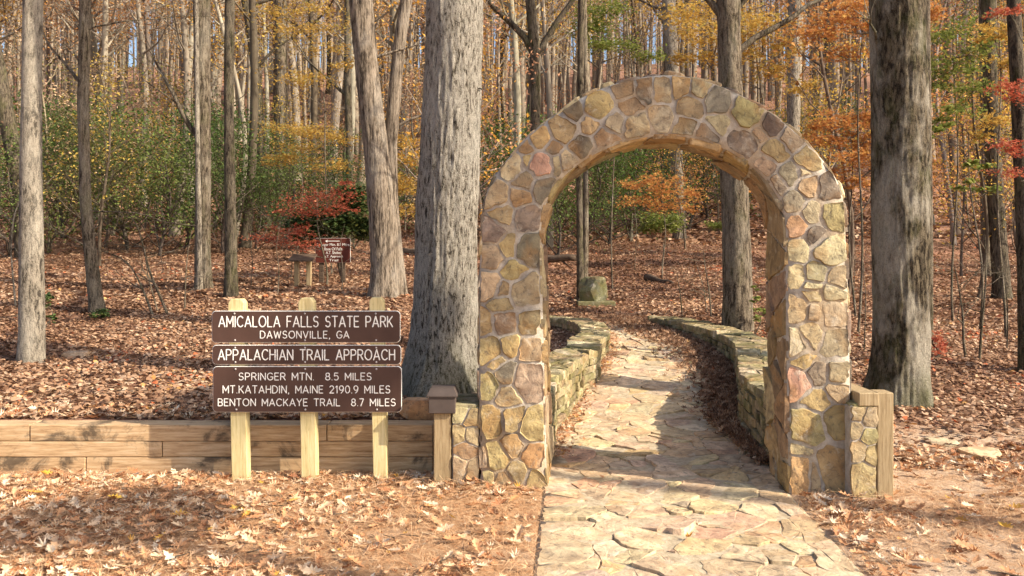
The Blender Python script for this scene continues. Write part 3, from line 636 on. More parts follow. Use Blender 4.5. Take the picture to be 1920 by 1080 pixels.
def lettering(text, px0, px1, pt, pb, Y, parent, root, sw=.0046, sp=.24):
    a = P(px0, pb, Y); b = P(px1, pt, Y); Hh = b[2]-a[2]-2*sw; Wd = b[0]-a[0]-2*sw
    tot = sum(GL[c][0] for c in text)+sp*(len(text)-1); kx = Wd/tot; mb = MB(); x = 0
    for ch in text:
        w, st = GL[ch]
        for pl in st:
            q = np.array([(a[0]+sw+(x+u)*kx, 0, a[2]+sw+v*Hh) for u, v in pl])
            if len(q) < 2: continue
            for e0, e1 in zip(q[:-1], q[1:]): mb.tube(np.array([e0, e1]), sw, 8, False)
            for e in q[[0,-1]]:
                th = np.linspace(0, 2*np.pi, 8, endpoint=False); 
                mb.add(np.vstack([np.c_[e[0]+sw*np.cos(th), np.full(8,.001), e[2]+sw*np.sin(th)], [[e[0], -sw*.9, e[2]]]]), None, [(i, (i+1) % 8, 8) for i in range(8)])
            for e in q[1:-1]:
                th = np.linspace(0, 2*np.pi, 8, endpoint=False)
                mb.add(np.vstack([np.c_[e[0]+sw*np.cos(th), np.full(8,.001), e[2]+sw*np.sin(th)], [[e[0], -sw*.95, e[2]]]]), None, [(i, (i+1) % 8, 8) for i in range(8)])
        x += w+sp
    V = np.vstack(mb.V); V[:,1] = V[:,1]*.35+Y; mb.V = [V-np.array(root)]
    return obj('lettering', mb.mesh('lettering', True), M['white'], parent, kind='stuff')
YS = 5.73
sign = empty('park_sign', (float(P(575,900,YS)[0]), YS+.07, 0), 'brown three board park sign with white lettering on pale wooden posts', 'sign')
sr = np.array(sign.location)
for (xt, xb_, yt, yb, wpx) in ((446,453,560,905,29),(576,582,558,902,28),(707,715,557,898,26)):
    Yp = YS+.065; a = P(xt, yt, Yp); b = P(xb_, yb, Yp); w = wpx/F*Yp/2; dp = .045; hz = a[2]; ch = .02
    zs = [-.25, hz-ch*1.3, hz]; lean = (b[0]-a[0])/(a[2]-b[2]); V = []; 
    for z_, ww, dd in ((zs[0], w, dp), (zs[1], w, dp), (zs[2], w-ch, dp)):
        cx = b[0]-lean*(z_-b[2]); V += [(cx-ww,Yp-dd,z_),(cx+ww,Yp-dd,z_),(cx+ww,Yp+dd,z_),(cx-ww,Yp+dd,z_)]
    mb = MB(); c0 = np.array(((a[0]+b[0])/2, Yp, 0)); mb.add(np.array(V)-c0, [(0,3,2,1),(8,9,10,11)]+[(k+i, k+(i+1) % 4, k+4+(i+1) % 4, k+4+i) for k in (0,4) for i in range(4)])
    obj('post', bevel(mb.mesh('post', False), .004), M['post_new'], sign, tuple(c0-sr))
def board(px0, py0, px1, py1, px1b=None, rad=.028, Y=YS, th=.018, mat='signbrown', name='board', parent=sign, root=sr):
    a = P(px0, py1, Y); b = P(px1, py0, Y); cx, cz = (a[0]+b[0])/2, (a[2]+b[2])/2; w, h = (b[0]-a[0])/2, (b[2]-a[2])/2
    def outl(w, h, rad):
        o = []
        for sx, sz, a0 in ((1,1,0),(-1,1,90),(-1,-1,180),(1,-1,270)):
            for t in np.radians(np.linspace(a0, a0+90, 6)): o.append((sx*(w-rad)+rad*math.cos(t), sz*(h-rad)+rad*math.sin(t)))
        return np.array(o)
    o1 = outl(w, h, rad); n = len(o1); mb = MB(); o2 = outl(w-.0025, h-.0025, rad)
    V = np.vstack([np.c_[o2[:,0], np.zeros(n), o2[:,1]], np.c_[o1[:,0], np.full(n,.0025), o1[:,1]], np.c_[o1[:,0], np.full(n,th), o1[:,1]]])
    i = np.arange(n); j = (i+1) % n; Qd = np.vstack([np.c_[i+n, j+n, j, i], np.c_[i+2*n, j+2*n, j+n, i+n]])[:, ::1]
    me = bpy.data.meshes.new(name); me.from_pydata([tuple(v) for v in V], [], [tuple(map(int, q)) for q in Qd]+[tuple(range(n))[::-1], tuple(range(2*n, 3*n))])
    me.update(); import bmesh; bm = bmesh.new(); bm.from_mesh(me); bmesh.ops.recalc_face_normals(bm, faces=bm.faces); bm.to_mesh(me); bm.free()
    me.materials.append(M[mat]); me.materials.append(M['white'])
    for p in me.polygons:
        if len(p.vertices) == 4: p.material_index = 1  # rim coloured white to stand for the highlight along the sheet's edge
    return obj(name, me, None, parent, tuple(np.array((cx, Y, cz))-root)), np.array((cx, Y, cz))
def bolts(bd, c, ys):
    for y_ in ys:
        for x_ in (439.5+(y_-590)*.02, 571.5+(y_-590)*.005, 704.5+(y_-590)*.012):
            q = P(x_, y_, YS); mb = MB(); th = np.linspace(0, 2*np.pi, 10, endpoint=False); r_ = .0075
            V = np.vstack([np.c_[r_*np.cos(th), np.full(10,.001), r_*np.sin(th)], np.c_[r_*.8*np.cos(th), np.full(10,-.004), r_*.8*np.sin(th)], [[0,-.006,0]]])
            mb.add(V, [(i, (i+1) % 10, 10+(i+1) % 10, 10+i) for i in range(10)], [(10+i, 10+(i+1) % 10, 20) for i in range(10)])
            obj('bolt', mb.mesh('bolt'), M['steel'], bd, tuple(q-c))
b1, c1 = board(397,583,750.5,642.5); b2, c2 = board(398,647,752,683.5); b3, c3 = board(399,687,753,773)
bolts(b1, c1, (588,638)); bolts(b2, c2, (652,679)); bolts(b3, c3, (692,768))
LS = .0044
lettering('AMICALOLA FALLS STATE PARK', 409,737,592,614, YS, b1, c1, LS)
lettering('DAWSONVILLE, GA', 487,655,620,635, YS, b1, c1, .0033, .28)
lettering('APPALACHIAN TRAIL APPROACH', 408,741,654.5,676, YS, b2, c2, LS)
lettering('SPRINGER MTN.  8.5 MILES', 447,697,698.5,713.5, YS, b3, c3, .0034, .26)
lettering('MT.KATAHDIN, MAINE 2190.9 MILES', 417,732,722.5,738, YS, b3, c3, .0034, .26)
lettering('BENTON MACKAYE TRAIL  8.7 MILES', 408,742,747,762, YS, b3, c3, .0034, .26)

# ================================================================== SMALL TRAIL SIGN AND POSTS
YQ = 17.5
tsn = empty('trail_sign', (float(P(624,520,YQ)[0]), YQ, 0), 'small red brown trail direction sign on two dark posts below the red maple', 'sign')
tr = np.array(tsn.location)
bb, cb = board(591.5,446.5,657,492.5, rad=.025, Y=YQ-.03, th=.02, mat='signred', parent=tsn, root=tr)
mb = MB(); q0 = P(614,452,YQ-.03); q1 = P(637,452,YQ-.03); mb.box(((q0[0]+q1[0])/2-cb[0], -.001, q0[2]-cb[2]), (q1[0]-q0[0], .006, .014)); 
a_ = q0[0]-cb[0]; zz_ = q0[2]-cb[2]; mb.add([(a_-.05,-.004,zz_),(a_,-.004,zz_-.03),(a_,-.004,zz_+.03)], None, [(0,1,2)])
obj('arrow', mb.mesh('arrow', False), M['white'], bb)
for tx, a, b, yt, yb in (('Springer Mtn. 8.5 Miles',594,655,456,462.5),('Base Of Falls',608,642,464,469.5),('A.T. Shelter',611,640,471,476.5),('A.T. Approach',607,643,478.5,484),('Trail',617,634,485.5,490)):
    cu = bpy.data.curves.new('txt', 'FONT'); cu.body = tx; cu.extrude = .003; to = bpy.data.objects.new('txt', cu); COL.objects.link(to)
    dg = bpy.context.evaluated_depsgraph_get(); me = bpy.data.meshes.new_from_object(to.evaluated_get(dg)); bpy.data.objects.remove(to)
    co = np.zeros(len(me.vertices)*3, np.float32); me.vertices.foreach_get('co', co); co = co.reshape(-1,3); mn, mx = co.min(0), co.max(0)
    A_ = P(a, yb, YQ-.03); B_ = P(b, yt, YQ-.03); X_ = A_[0]+(co[:,0]-mn[0])/(mx[0]-mn[0])*(B_[0]-A_[0]); Z_ = A_[2]+(co[:,1]-mn[1])/(mx[1]-mn[1])*(B_[2]-A_[2])
    co = np.stack([X_-cb[0], -co[:,2]-.002, Z_-cb[2]], 1).astype(np.float32); me.vertices.foreach_set('co', co.ravel()); me.update(); me.name = 'lettering'
    me.materials.clear(); obj('lettering', me, M['white'], bb, kind='stuff')
for x_ in (603, 643):
    q = P(x_, 470, YQ+.04); gz = float(height(q[0], q[1])); mb = MB(); zt = P(0,450,YQ)[2]; mb.box((0,0,(zt+gz-.3)/2), (.10,.08,zt-gz+.3)); obj('post', bevel(mb.mesh('post', False), .006), M['log'], tsn, tuple(q*np.array((1,1,0))-tr*np.array((1,1,0))))
Yc = 16.2; q = P(568, 500, Yc); gz = float(height(q[0], q[1]))
tb = empty('register_box', (q[0], q[1], gz), 'small old wooden trail register stand with two posts left of the trail sign', 'register stand')
for dx in (-.12, .12): 
    mb = MB(); mb.box((dx,0,.22), (.09,.09,.60)); obj('leg', bevel(mb.mesh('leg', False), .006), M['post_old'], tb)
mb = MB(); V = [(-.24,-.2,.50),(.24,-.2,.50),(.24,.2,.62),(-.24,.2,.62),(-.24,-.2,.53),(.24,-.2,.53),(.24,.2,.65),(-.24,.2,.65)]; mb.add(V, [(0,3,2,1),(4,5,6,7),(0,1,5,4),(1,2,6,5),(2,3,7,6),(3,0,4,7)]); obj('slanted_top', mb.mesh('slanted_top', False), M['log'], tb)

# ================================================================== ROCKS, LOGS, MARKER
def rock(name, pos, dim, rs, color, mat, label, cat, group=None, sink=.25, kind=None, rz=0):
    import bmesh
    rr = random.Random(rs); bm = bmesh.new(); bmesh.ops.create_icosphere(bm, subdivisions=3, radius=1)
    pl = [(Vector((rr.gauss(0,1), rr.gauss(0,1), rr.gauss(0,1))).normalized(), rr.uniform(.55,.85)) for _ in range(9)]+[(Vector((0,0,1)), .6)]
    for v in bm.verts:
        for n_, d_ in pl:
            k = v.co.dot(n_)
            if k > d_: v.co -= n_*(k-d_)*.95
        v.co += v.co*rr.gauss(0,.012)
        v.co = Vector((v.co.x*dim[0]/1.5, v.co.y*dim[1]/1.5, v.co.z*dim[2]/1.3))
    me = bpy.data.meshes.new(name); bm.to_mesh(me); bm.free()
    o = obj(name, me, M[mat], None, (pos[0], pos[1], pos[2]+dim[2]*(.5-sink)), color); o.rotation_euler = (0,0,rz)
    if label: tag(o, label, cat, group)
    return o
q = P(789,790,6.25); rock('rock', (q[0], q[1], .36), (.26,.2,.15), 1, (.52,.32,.18), 'fieldstone', 'orange brown rock resting behind the timber wall by the capped post', 'rock', sink=.12)
q = ground_hit(1838,858); rock('rock', q, (.28,.2,.09), 2, (.62,.46,.30), 'fieldstone', 'flat tan rock half buried in the sandy ground on the right', 'rock')
q = ground_hit(1768,832); rock('rock', q, (.26,.22,.05), 5, (.55,.46,.32), 'fieldstone', 'flat pale rock flush with the ground beyond the corner post', 'rock')
q = ground_hit(145,672); rock('rock', q, (.24,.24,.09), 3, (.42,.31,.22), 'fieldstone', 'small pale rock in the leaves right of the leftmost grey trunk', 'rock', sink=.1)
q = ground_hit(1115,573)
mk = empty('stone_marker', tuple(q), 'mossy upright boulder set on a flat stone slab past the end of the path', 'marker')
k_ = q[1]/F
o = rock('boulder', (0,0,.08), (46*k_,.25,54*k_), 7, (.13,.135,.09), 'mossstone', None, None, sink=.1); o.parent = mk
mb = MB(); mb.box((.02,0,.03), (70*k_,.5,.14)); obj('slab', bevel(mb.mesh('slab', False), .02, 2), M['mossstone'], mk, color=(.17,.16,.11))
def log(name, a, b, r0, r1, label, stub_=None):
    a = np.array(a); b = np.array(b); mb = MB(); n = 10; t = np.linspace(0,1,n)[:,None]; p = (a+(b-a)*t)-a; p[:,2] += .02*np.sin(t[:,0]*9)
    mb.tube(p, np.linspace(r0, r1, n), 12, True, bark=lambda th, z: .12*(vn(th*4, z*20, 4)-.5))
    if stub_ is not None: mb.tube(np.array([p[6], p[6]+np.array(stub_)*.5, p[6]+np.array(stub_)]), [r1*.5, r1*.3, r1*.12], 6)
    return tag(obj(name, mb.mesh(name), M['log'], None, tuple(a)), label, 'log')
q = P(1022,482,19.5); log('fallen_log', P(985,484,21), P(1080,484,20.5), .11, .08, 'dark fallen log behind the left leg of the arch', (.35,-.1,-.28))
q0 = ground_hit(1212,526); q1 = ground_hit(1262,533); log('fallen_log', q0+np.array((0,0,.08)), q1+np.array((0,0,.03)), .10, .03, 'short rotting log lying in leaves past the curved wall')
q0 = ground_hit(736,476); q1 = ground_hit(782,478); st = log('trail_step', q0+np.array((0,0,.08)), q1+np.array((.3,0,.08)), .12, .12, 'wooden log step on the trail left of the big grey oak')

# ================================================================== LEAVES
def tmpl(kind):
    if kind == 'diamond':
        V = np.array([(0,-.5,0),(.3,0,.07),(0,.5,0),(-.3,0,.07)]); T = np.array([(0,1,2),(0,2,3)])
    elif kind == 'oval':
        V = np.array([(0,-.5,.05),(.24,-.2,.08),(.26,.18,.10),(0,.5,-.03),(-.26,.18,.10),(-.24,-.2,.08)]); T = np.array([(0,1,5),(1,2,5),(2,4,5),(2,3,4)])
    elif kind == 'maple':
        r = [.52,.22,.46,.20,.42,.16,.20,.16,.42,.20,.46,.22]; a = np.radians(90-np.array([0,22,48,72,105,140,180,220,255,288,312,338]))
        V = np.array([(0,0,-.02)]+[(rr*math.cos(t), rr*math.sin(t), .22*rr*rr*4*(1 if k % 2 == 0 else .5)) for k, (rr, t) in enumerate(zip(r, a))]); T = np.array([(0, 1+(i+1) % 12, 1+i) for i in range(12)])
    elif kind == 'oak':
        half = [(.0,-.5),(.03,-.42),(.10,-.30),(.07,-.22),(.22,-.12),(.10,-.03),(.28,.10),(.13,.16),(.20,.34),(.08,.38),(0,.52)]
        pts = half+[(-x, y) for x, y in half[-2:0:-1]]; V = np.array([(0,0,-.03)]+[(x, y, .9*x*x+.12*y*y+.02) for x, y in pts]); n = len(pts); T = np.array([(0, 1+i, 1+(i+1) % n) for i in range(n)])
    elif kind == 'needle':
        V = np.array([(-.008,-.5,0),(.008,-.5,0),(.006,0,.06),(-.006,0,.06),(0,.5,0)]); T = np.array([(0,1,2),(0,2,3),(3,2,4)])
    return V, T
def leaves(name, pos, size, kind, rng, tilt=.5, tint=None, flat=None):
    """rng numpy Generator"""
    V, T = tmpl(kind); N = len(pos); size = np.broadcast_to(size, (N,))
    nrm_ = rng.normal(0, tilt, (N,3)); nrm_[:,2] = np.abs(nrm_[:,2])*.3+1.0; nrm_ /= np.linalg.norm(nrm_, axis=1, keepdims=True)
    ang = rng.uniform(0, 2*np.pi, N); t = np.stack([np.cos(ang), np.sin(ang), np.zeros(N)], 1); t -= nrm_*(t*nrm_).sum(1, keepdims=True); t /= np.linalg.norm(t, axis=1, keepdims=True); b = np.cross(nrm_, t)
    curl = rng.uniform(.3, 2.2, N) if flat is None else np.full(N, flat)
    out = pos[:,None,:]+size[:,None,None]*(V[None,:,0:1]*t[:,None,:]+V[None,:,1:2]*b[:,None,:]+(V[None,:,2:3]*curl[:,None,None])*nrm_[:,None,:])
    Tt = (T[None]+(np.arange(N)*len(V))[:,None,None]).reshape(-1,3)
    if tint is None: tint = rng.uniform(0,1,N)
    return mesh_np(name, out.reshape(-1,3), [Tt], False, np.repeat(tint, len(T)))
G = np.random.default_rng(7)
def scatter(n, x0, x1, y0, y1, dens, cone=None):
    x = G.uniform(x0, x1, n); y = G.uniform(y0, y1, n)
    if cone: x = G.uniform(-1, 1, n)*(cone*y+2.0)
    k = G.uniform(0, 1, n) < dens(x, y); return x[k], y[k]
def off_path(x, y, m=.03): return (x < xl(y)-m) | (x > xr(y)+m)
def in_pier(x, y):
    u = (x-A0[0])*AU[0]+(y-A0[1])*AU[1]; w = (x-A0[0])*AN[0]+(y-A0[1])*AN[1]
    return (w > -.04) & (w < TH+.05) & (np.abs(u) < 1.27) & (np.abs(u) > .78)
def put_leaves(name, x, y, size, kind, mat, label, lift=.02, tilt=.45, tint=None, zfn=None):
    z = (height(x, y) if zfn is None else zfn(x, y))+G.uniform(.004, lift, len(x))
    return tag(obj(name, leaves(name, np.stack([x, y, z], 1), size, kind, G, tilt, tint), M[mat]), label, 'leaves', None, 'stuff')
def d_fore(x, y):
    left = x < xl(y); sandy = vn(x*1.1+3, y*1.6, 21)
    dl = np.where(left, .55+.6*sstep(-.8,-2.6,x)-.35*sstep(.5,.7,sandy), .85-.7*sstep(.42,.62,sandy)+.4*sstep(6.6,7.4,y))
    dl = dl+.5*sstep(5.45,5.8,y)*left+.8*(~left)*(1-sstep(.05,.38,x-xr(y)))*(y < 6)
    return np.clip(dl, .05, 1)*off_path(x, y)*(~in_pier(x, y))*np.where((y > 5.88) & (y < 6.2) & left, 0, 1)
def tint_fore(x, y, n): 
    t = G.beta(1.5, 1.0, n)*.95; t = np.clip(t, 0, .945); t = np.where(G.random(n) < .012, .97+.03*G.random(n), t); return t
x, y = scatter(21000, -7, 7, 3.5, 6.6, d_fore)
put_leaves('fallen_leaves', x, y, G.uniform(.02,.085,len(x))*G.uniform(.6,1.1,len(x)), 'maple', 'litter', 'curled tan and rust maple leaves strewn over the foreground ground', .03, .36, tint_fore(x, y, len(x)))
x, y = scatter(17000, -7, 7, 3.5, 6.6, d_fore)
put_leaves('fallen_leaves', x, y, G.uniform(.04,.125,len(x)), 'oak', 'litter', 'dry pale oak leaves strewn over the foreground ground', .03, .36, tint_fore(x, y, len(x)))
x, y = scatter(100000, -7, 7, 3.5, 5.88, lambda x, y: off_path(x, y, -.025)*(~in_pier(x, y))*np.where(x < 1, .9, .30+.7*sstep(.35,.55,vn(x*1.7, y*2.2, 44))))
put_leaves('pine_straw', x, y, G.uniform(.05,.14,len(x)), 'needle', 'needles', 'rust brown pine straw covering the foreground ground', .045, .4)
def d_mid(x, y):
    return off_path(x, y, .0)*(~in_pier(x, y))*np.where(x > 1.9, np.clip(.25+sstep(6.8,8.0,y), 0, 1), 1.0)*np.where((y < 6.2) & (x < 1), 0, 1)
x, y = scatter(165000, -13, 13, 6.1, 13.5, d_mid, None)
put_leaves('fallen_leaves', x, y, G.uniform(.035,.085,len(x)), 'oval', 'litter_far', 'reddish brown leaf litter around the big trunks near the arch', .035, .42, np.clip(G.beta(1.5,1.7,len(x))*.9+(vn(x*.7, y*.9, 61)-.45)*.45+(vn(x*2.5, y*3, 62)-.5)*.3+(G.random(len(x)) < .015)*.6, 0, 1))
x, y = scatter(200000, 0, 0, 13.5, 32, lambda x, y: ((x < xl(np.minimum(y,14.9))) | (x > xr(np.minimum(y,14.9))) | (y > 15.2))*1.0, .98)
put_leaves('fallen_leaves', x, y, G.uniform(.06,.13,len(x)), 'diamond', 'litter_far', 'reddish brown leaf litter covering the forest floor past the walls', .04, .45, np.clip(G.beta(1.5,1.9,len(x))*.9+(vn(x*.35, y*.5, 63)-.45)*.5+(vn(x*1.3, y*1.6, 64)-.5)*.3+(G.random(len(x)) < .01)*.6, 0, 1))
x, y = scatter(85000, 0, 0, 32, 75, lambda x, y: 1.0+0*x, 1.0)
put_leaves('fallen_leaves', x, y, G.uniform(.2,.42,len(x)), 'diamond', 'litter_far', 'leaf litter covering the rising hillside behind the thicket', .1, .6, np.clip(G.beta(1.4,2.0,len(x)), 0, 1))
# drift of dark leaves against the right wall, and a few strays on the path
n = 6500; y = G.uniform(6.1, 15.0, n); d_ = np.abs(G.normal(0, 1, n))*np.interp(y, [6,7.5,9,12,15], [.02,.10,.22,.36,.5]); x = xr(y)-d_-.02; k = x > xl(y)+.2; x, y = x[k], y[k]
put_leaves('leaf_drift', x, y, G.uniform(.05,.10,len(x)), 'maple', 'litter_far', 'dark red brown leaves drifted against the right hand wall on the path', .05, .5, np.clip(G.beta(1.2,2.2,len(x)), 0, 1), lambda x, y: ph(y)+.015)
n = 1100; y = G.uniform(6.3, 13, n); x = xl(y)+np.abs(G.normal(0,.09,n))+.02
put_leaves('leaf_drift', x, y, G.uniform(.03,.06,len(x)), 'maple', 'litter', 'thin line of small leaves along the foot of the left wall', .02, .4, None, lambda x, y: ph(y)+.015)
R = random.Random(3)
for px_, py_, s_, tn, lb in ((1290,1014,.075,.96,'orange brown oak leaf lying alone on the pale front flagstones'),(1128,899,.07,.25,'small rust leaf on the path just inside the left foot of the arch'),(1418,888,.07,.02,'dark red leaf on the path near the right foot of the arch'),(215,943,.10,1.0,'bright yellow maple leaf among the tan leaves at left foreground'),(152,808,.0,0,None),(316,1047,.06,1.0,'small yellow leaf near the bottom edge left of centre'),(965,1055,.075,.92,'pale white leaf on the straw left of the front flagstones'),(1885,1000,.12,.99,'yellow leaf on the sandy ground near the right edge'),(1685,1057,.14,.93,'large pale curled leaf on the sandy ground at lower right'),(80,1035,.09,.9,'pale leaf in the shaded litter near the bottom left corner'),(915,1072,.09,.93,'whitish leaf at the bottom edge left of the path')):
    if not lb: continue
    yv = (EYE)*F/(py_-HY); q = np.array((float((px_-960)/F*yv), yv, 0)); onp = not bool(off_path(q[0], q[1])); z = (float(ph(yv))+.024) if onp else float(height(q[0], q[1]))+.035
    me = leaves('fallen_leaf', np.array([[0.,0,0]]), s_, R.choice(['maple','oak']), G, .25, np.array([tn])); tag(obj('fallen_leaf', me, M['litter'], None, (q[0], q[1], z)), lb, 'leaf')

# ================================================================== TREES
def wob(n, amp, rr, k=3):
    t = np.linspace(0,1,n); o = np.zeros((n,2))
    for i in range(1, k+1):
        for a in range(2): o[:,a] += amp/i*math.sin(rr.uniform(0,6.28))*np.sin(t*i*2.2+rr.uniform(0,6.28))
    return o-o[0]
def limb(mb, start, dirv, L, r, rr, depth, tips, sides=5, up=.25, n=6, minr=.004):
    d = np.array(dirv, float); d /= np.linalg.norm(d); p = [np.array(start, float)]; st = L/(n-1)
    for i in range(n-1):
        d = d+np.array((rr.gauss(0,.16), rr.gauss(0,.16), rr.gauss(0,.10)+up*.35)); d /= np.linalg.norm(d); p.append(p[-1]+d*st)
    p = np.array(p); rad = np.linspace(r, max(minr, r*.25), n); mb.tube(p, rad, sides, False)
    if depth > 0:
        for k in range(rr.randint(3,5)):
            t = rr.uniform(.3, 1.0); i = min(int(t*(n-1)), n-2); s = p[i]+(p[i+1]-p[i])*(t*(n-1)-i); dd = (p[i+1]-p[i])/st
            nd_ = dd+np.array((rr.gauss(0,.7), rr.gauss(0,.7), rr.gauss(0,.35))); limb(mb, s, nd_, L*rr.uniform(.35,.6), rad[i]*.55, rr, depth-1, tips, max(3, sides-2), up*.5, 4, minr)
    else: tips.extend([p[-1], p[-2], (p[-1]+p[-2])/2])
    if depth <= 1: tips.append(p[-1])
def crown_limbs(mb, path, rad, rr, lo, hi, nl, Lm, tips, depth=1, elev=.5, sides=5, minr=.004):
    n = len(path); ga = rr.uniform(0,6.28)
    for k in range(nl):
        t = lo+(hi-lo)*(k+rr.random())/nl; f = t*(n-1); i = min(int(f), n-2); s = path[i]+(path[i+1]-path[i])*(f-i); r0 = rad[i]+(rad[i+1]-rad[i])*(f-i)
        ga += 2.4+rr.gauss(0,.4); e = elev+rr.gauss(0,.2)+t*.3; d = (math.cos(ga)*math.cos(e), math.sin(ga)*math.cos(e), math.sin(e))
        limb(mb, s, d, Lm*rr.uniform(.5,1.1)*(1.15-.6*t), max(r0*rr.uniform(.35,.55), minr), rr, depth, tips, sides, .3, 6, minr)
def leafcloud(tips, n, spread, g, flat=.6):
    T = np.array(tips); i = g.integers(0, len(T), n); p = T[i]+g.normal(0, spread, (n,3))*np.array((1,1,flat)); return p
def proto(rs, H, r, lo, nl, Lm, leafn, lsize, spread, sides=8, lean=.5, depth=1):
    rr = random.Random(rs); g = np.random.default_rng(rs); n = 14; t = np.linspace(0,1,n); w = wob(n, lean, rr); path_ = np.c_[w, t*H-.3]; rad = r*(1-.80*t)**.9+.012; rad[0] *= 1.5; mb = MB(); mb.tube(path_, rad, sides, False)
    tips = []; crown_limbs(mb, path_, rad, rr, lo, .98, nl, Lm, tips, depth)
    for k in range(3):      # a few dead low twigs
        z = rr.uniform(.1, lo); i = int(z*(n-1)); a = rr.uniform(0,6.28); limb(mb, path_[i], (math.cos(a), math.sin(a), .2), Lm*.3, r*.12, rr, 0, [], 3, .1, 4)
    tm = mb.mesh('trunk'); tm.materials.append(M['bark_far'])
    p = leafcloud(tips, leafn, spread, g); cm = leaves('crown', p, g.uniform(.6,1.3,len(p))*lsize, 'diamond', g, .9); cm.materials.append(M['leaf_tint']); return tm, cm
PR = {
 'slender': [proto(100+i, 17+i, .15, .38, 20, 3.6, 2500, .115, .55) for i in range(4)],
 'stout': [proto(120+i, 21, .26, .34, 22, 5.0, 4000, .13, .7, 10) for i in range(3)],
 'sapling': [proto(140+i, 6.0, .035, .18, 18, 1.9, 1300, .085, .30, 5, .35) for i in range(4)],
 'pole': [proto(160+i, 13, .075, .40, 14, 2.2, 1100, .11, .45, 6, .7) for i in range(3)],
}
PR['thicket'] = [proto(180+i, 3.6, .05, .05, 24, 2.2, 3800, .095, .34, 5, .3) for i in range(3)]
for t_, c_ in PR['thicket']: pass
BT = [(.40,.35,.28),(.30,.25,.19),(.24,.20,.155),(.19,.155,.12),(.29,.25,.20),(.13,.10,.075),(.36,.32,.26),(.16,.13,.095)]
LC = {'rust':[(.46,.30,.19),(.50,.34,.22),(.44,.27,.16),(.52,.39,.24)], 'orange':[(.58,.31,.11),(.56,.27,.10)], 'yellow':[(.66,.44,.09),(.60,.42,.10),(.70,.42,.08)], 'green':[(.22,.24,.06),(.17,.21,.06)], 'red':[(.62,.14,.07)], 'ever':[(.09,.155,.045),(.12,.19,.055),(.08,.13,.04),(.16,.215,.065),(.20,.20,.07)]}
def place(kind, x, y, rr, leafc, barkc, label, group, name='tree', cat='tree', sc=1.0, leafmat=None, rzs=None):
    tm, cm = rr.choice(PR[kind]); z = float(height(x, y)); r = empty(name, (x, y, z), label, cat, group); s = sc*rr.uniform(.85,1.2)
    r.scale = (s*rr.uniform(.9,1.15), s*rr.uniform(.9,1.15), s); r.rotation_euler = (rr.gauss(0,.03), rr.gauss(0,.03), rr.uniform(0,6.28))
    obj('trunk', tm, None, r, color=jc(barkc, rr, .2)); obj('crown', cm, None, r, color=jc(leafc, rr, .18, .08)); return r
R = random.Random(42)
pts = []
def free(x, y, dmin): 
    for a, b in pts:
        if (a-x)**2+(b-y)**2 < dmin*dmin: return False
    return True
cnt = 0; tries = 0
REG = [(62,'at the far left edge'),(180,'between the two leftmost trunks'),(300,'right of the second trunk'),(432,'near the dark straight trunk'),(560,'above the park sign'),(700,'left of the shaggy trunks'),(800,'left of the grey oak'),(1000,'right of the grey oak'),(1180,'above the arch, left'),(1370,'above the arch, middle'),(1500,'above the arch, right'),(1640,'left of the mossy oak'),(1800,'right of the mossy oak'),(9999,'at the right edge')]
def reg(px):
    for a, b in REG:
        if px < a: return b
while cnt < 215 and tries < 20000:
    tries += 1; y = 27+R.random()**.8*75; x = R.uniform(-1,1)*(y*.66+3); px = x/y*F+960
    if not free(x, y, 1.3+y*.012): continue
    if y < 40 and 1040 < px < 1460: continue
    pts.append((x, y)); cnt += 1
    kind = R.choices(['slender','stout','pole'], [5, 1.6, 2.6])[0]
    if px < 700: pk = True; lc = R.choices(['rust','orange','yellow'], [6,1,1.4])[0]
    elif px < 1250: lc = R.choices(['rust','orange','yellow'], [3,1.5,3])[0]
    else: lc = R.choices(['rust','orange','yellow','green'], [2.5,1.8,4.2,.8])[0]
    dq = 'near' if y < 45 else ('mid slope' if y < 70 else 'far upslope')
    lb = {'slender':'%s slender tree, thin %s foliage,', 'stout':'%s stout tree, wide %s crown,', 'pole':'%s pole thin tree, sparse %s leaves,'}[kind] % (dq, lc)
    place(kind, x, y, R, R.choice(LC[lc]), R.choice(BT), lb+' '+reg(px), 'hillside %s trees, %s, %s, %s' % (kind, dq, lc, reg(px)))
cnt = 0
while cnt < 62:
    y = 16+R.random()*34; x = R.uniform(-1,1)*(y*.66); px = x/y*F+960
    if 1020 < px < 1470 and y < 26: continue
    if px < 800 and y < 22 : continue
    if 560 < px < 800 and y < 24: continue
    if not free(x, y, 1.0): continue
    pts.append((x, y)); cnt += 1
    lc = R.choices(['rust','orange','yellow','green'], ([3,1,3,1] if px < 900 else [1,3,4,1.2]))[0]
    place('sapling', x, y, R, R.choice(LC[lc]), R.choice(BT), '%s small sapling with %s leaves %s' % (('nearer' if y < 30 else 'farther'), lc, reg(px)), 'understory saplings, %s, %s, %s' % (('nearer' if y < 30 else 'farther'), lc, reg(px)), name='sapling', cat='sapling', sc=1.0)
# the wood goes on beyond both sides of the frame
for k in range(90):
    y = 12+R.random()**.8*78; x = R.choice((-1,1))*(y*R.uniform(.68,1.0)+1.5); sd_ = 'left' if x < 0 else 'right'
    if not free(x, y, 1.5): continue
    pts.append((x, y)); kd = R.choices(['slender','stout','pole','sapling'], [4,1.5,2,2])[0]; lc = R.choice(['rust','rust','yellow','orange'])
    place(kd, x, y, R, R.choice(LC[lc]), R.choice(BT), '%s leaved forest tree standing outside the picture to the %s' % (lc, sd_), 'trees outside the picture, %s, %s' % (lc, sd_))
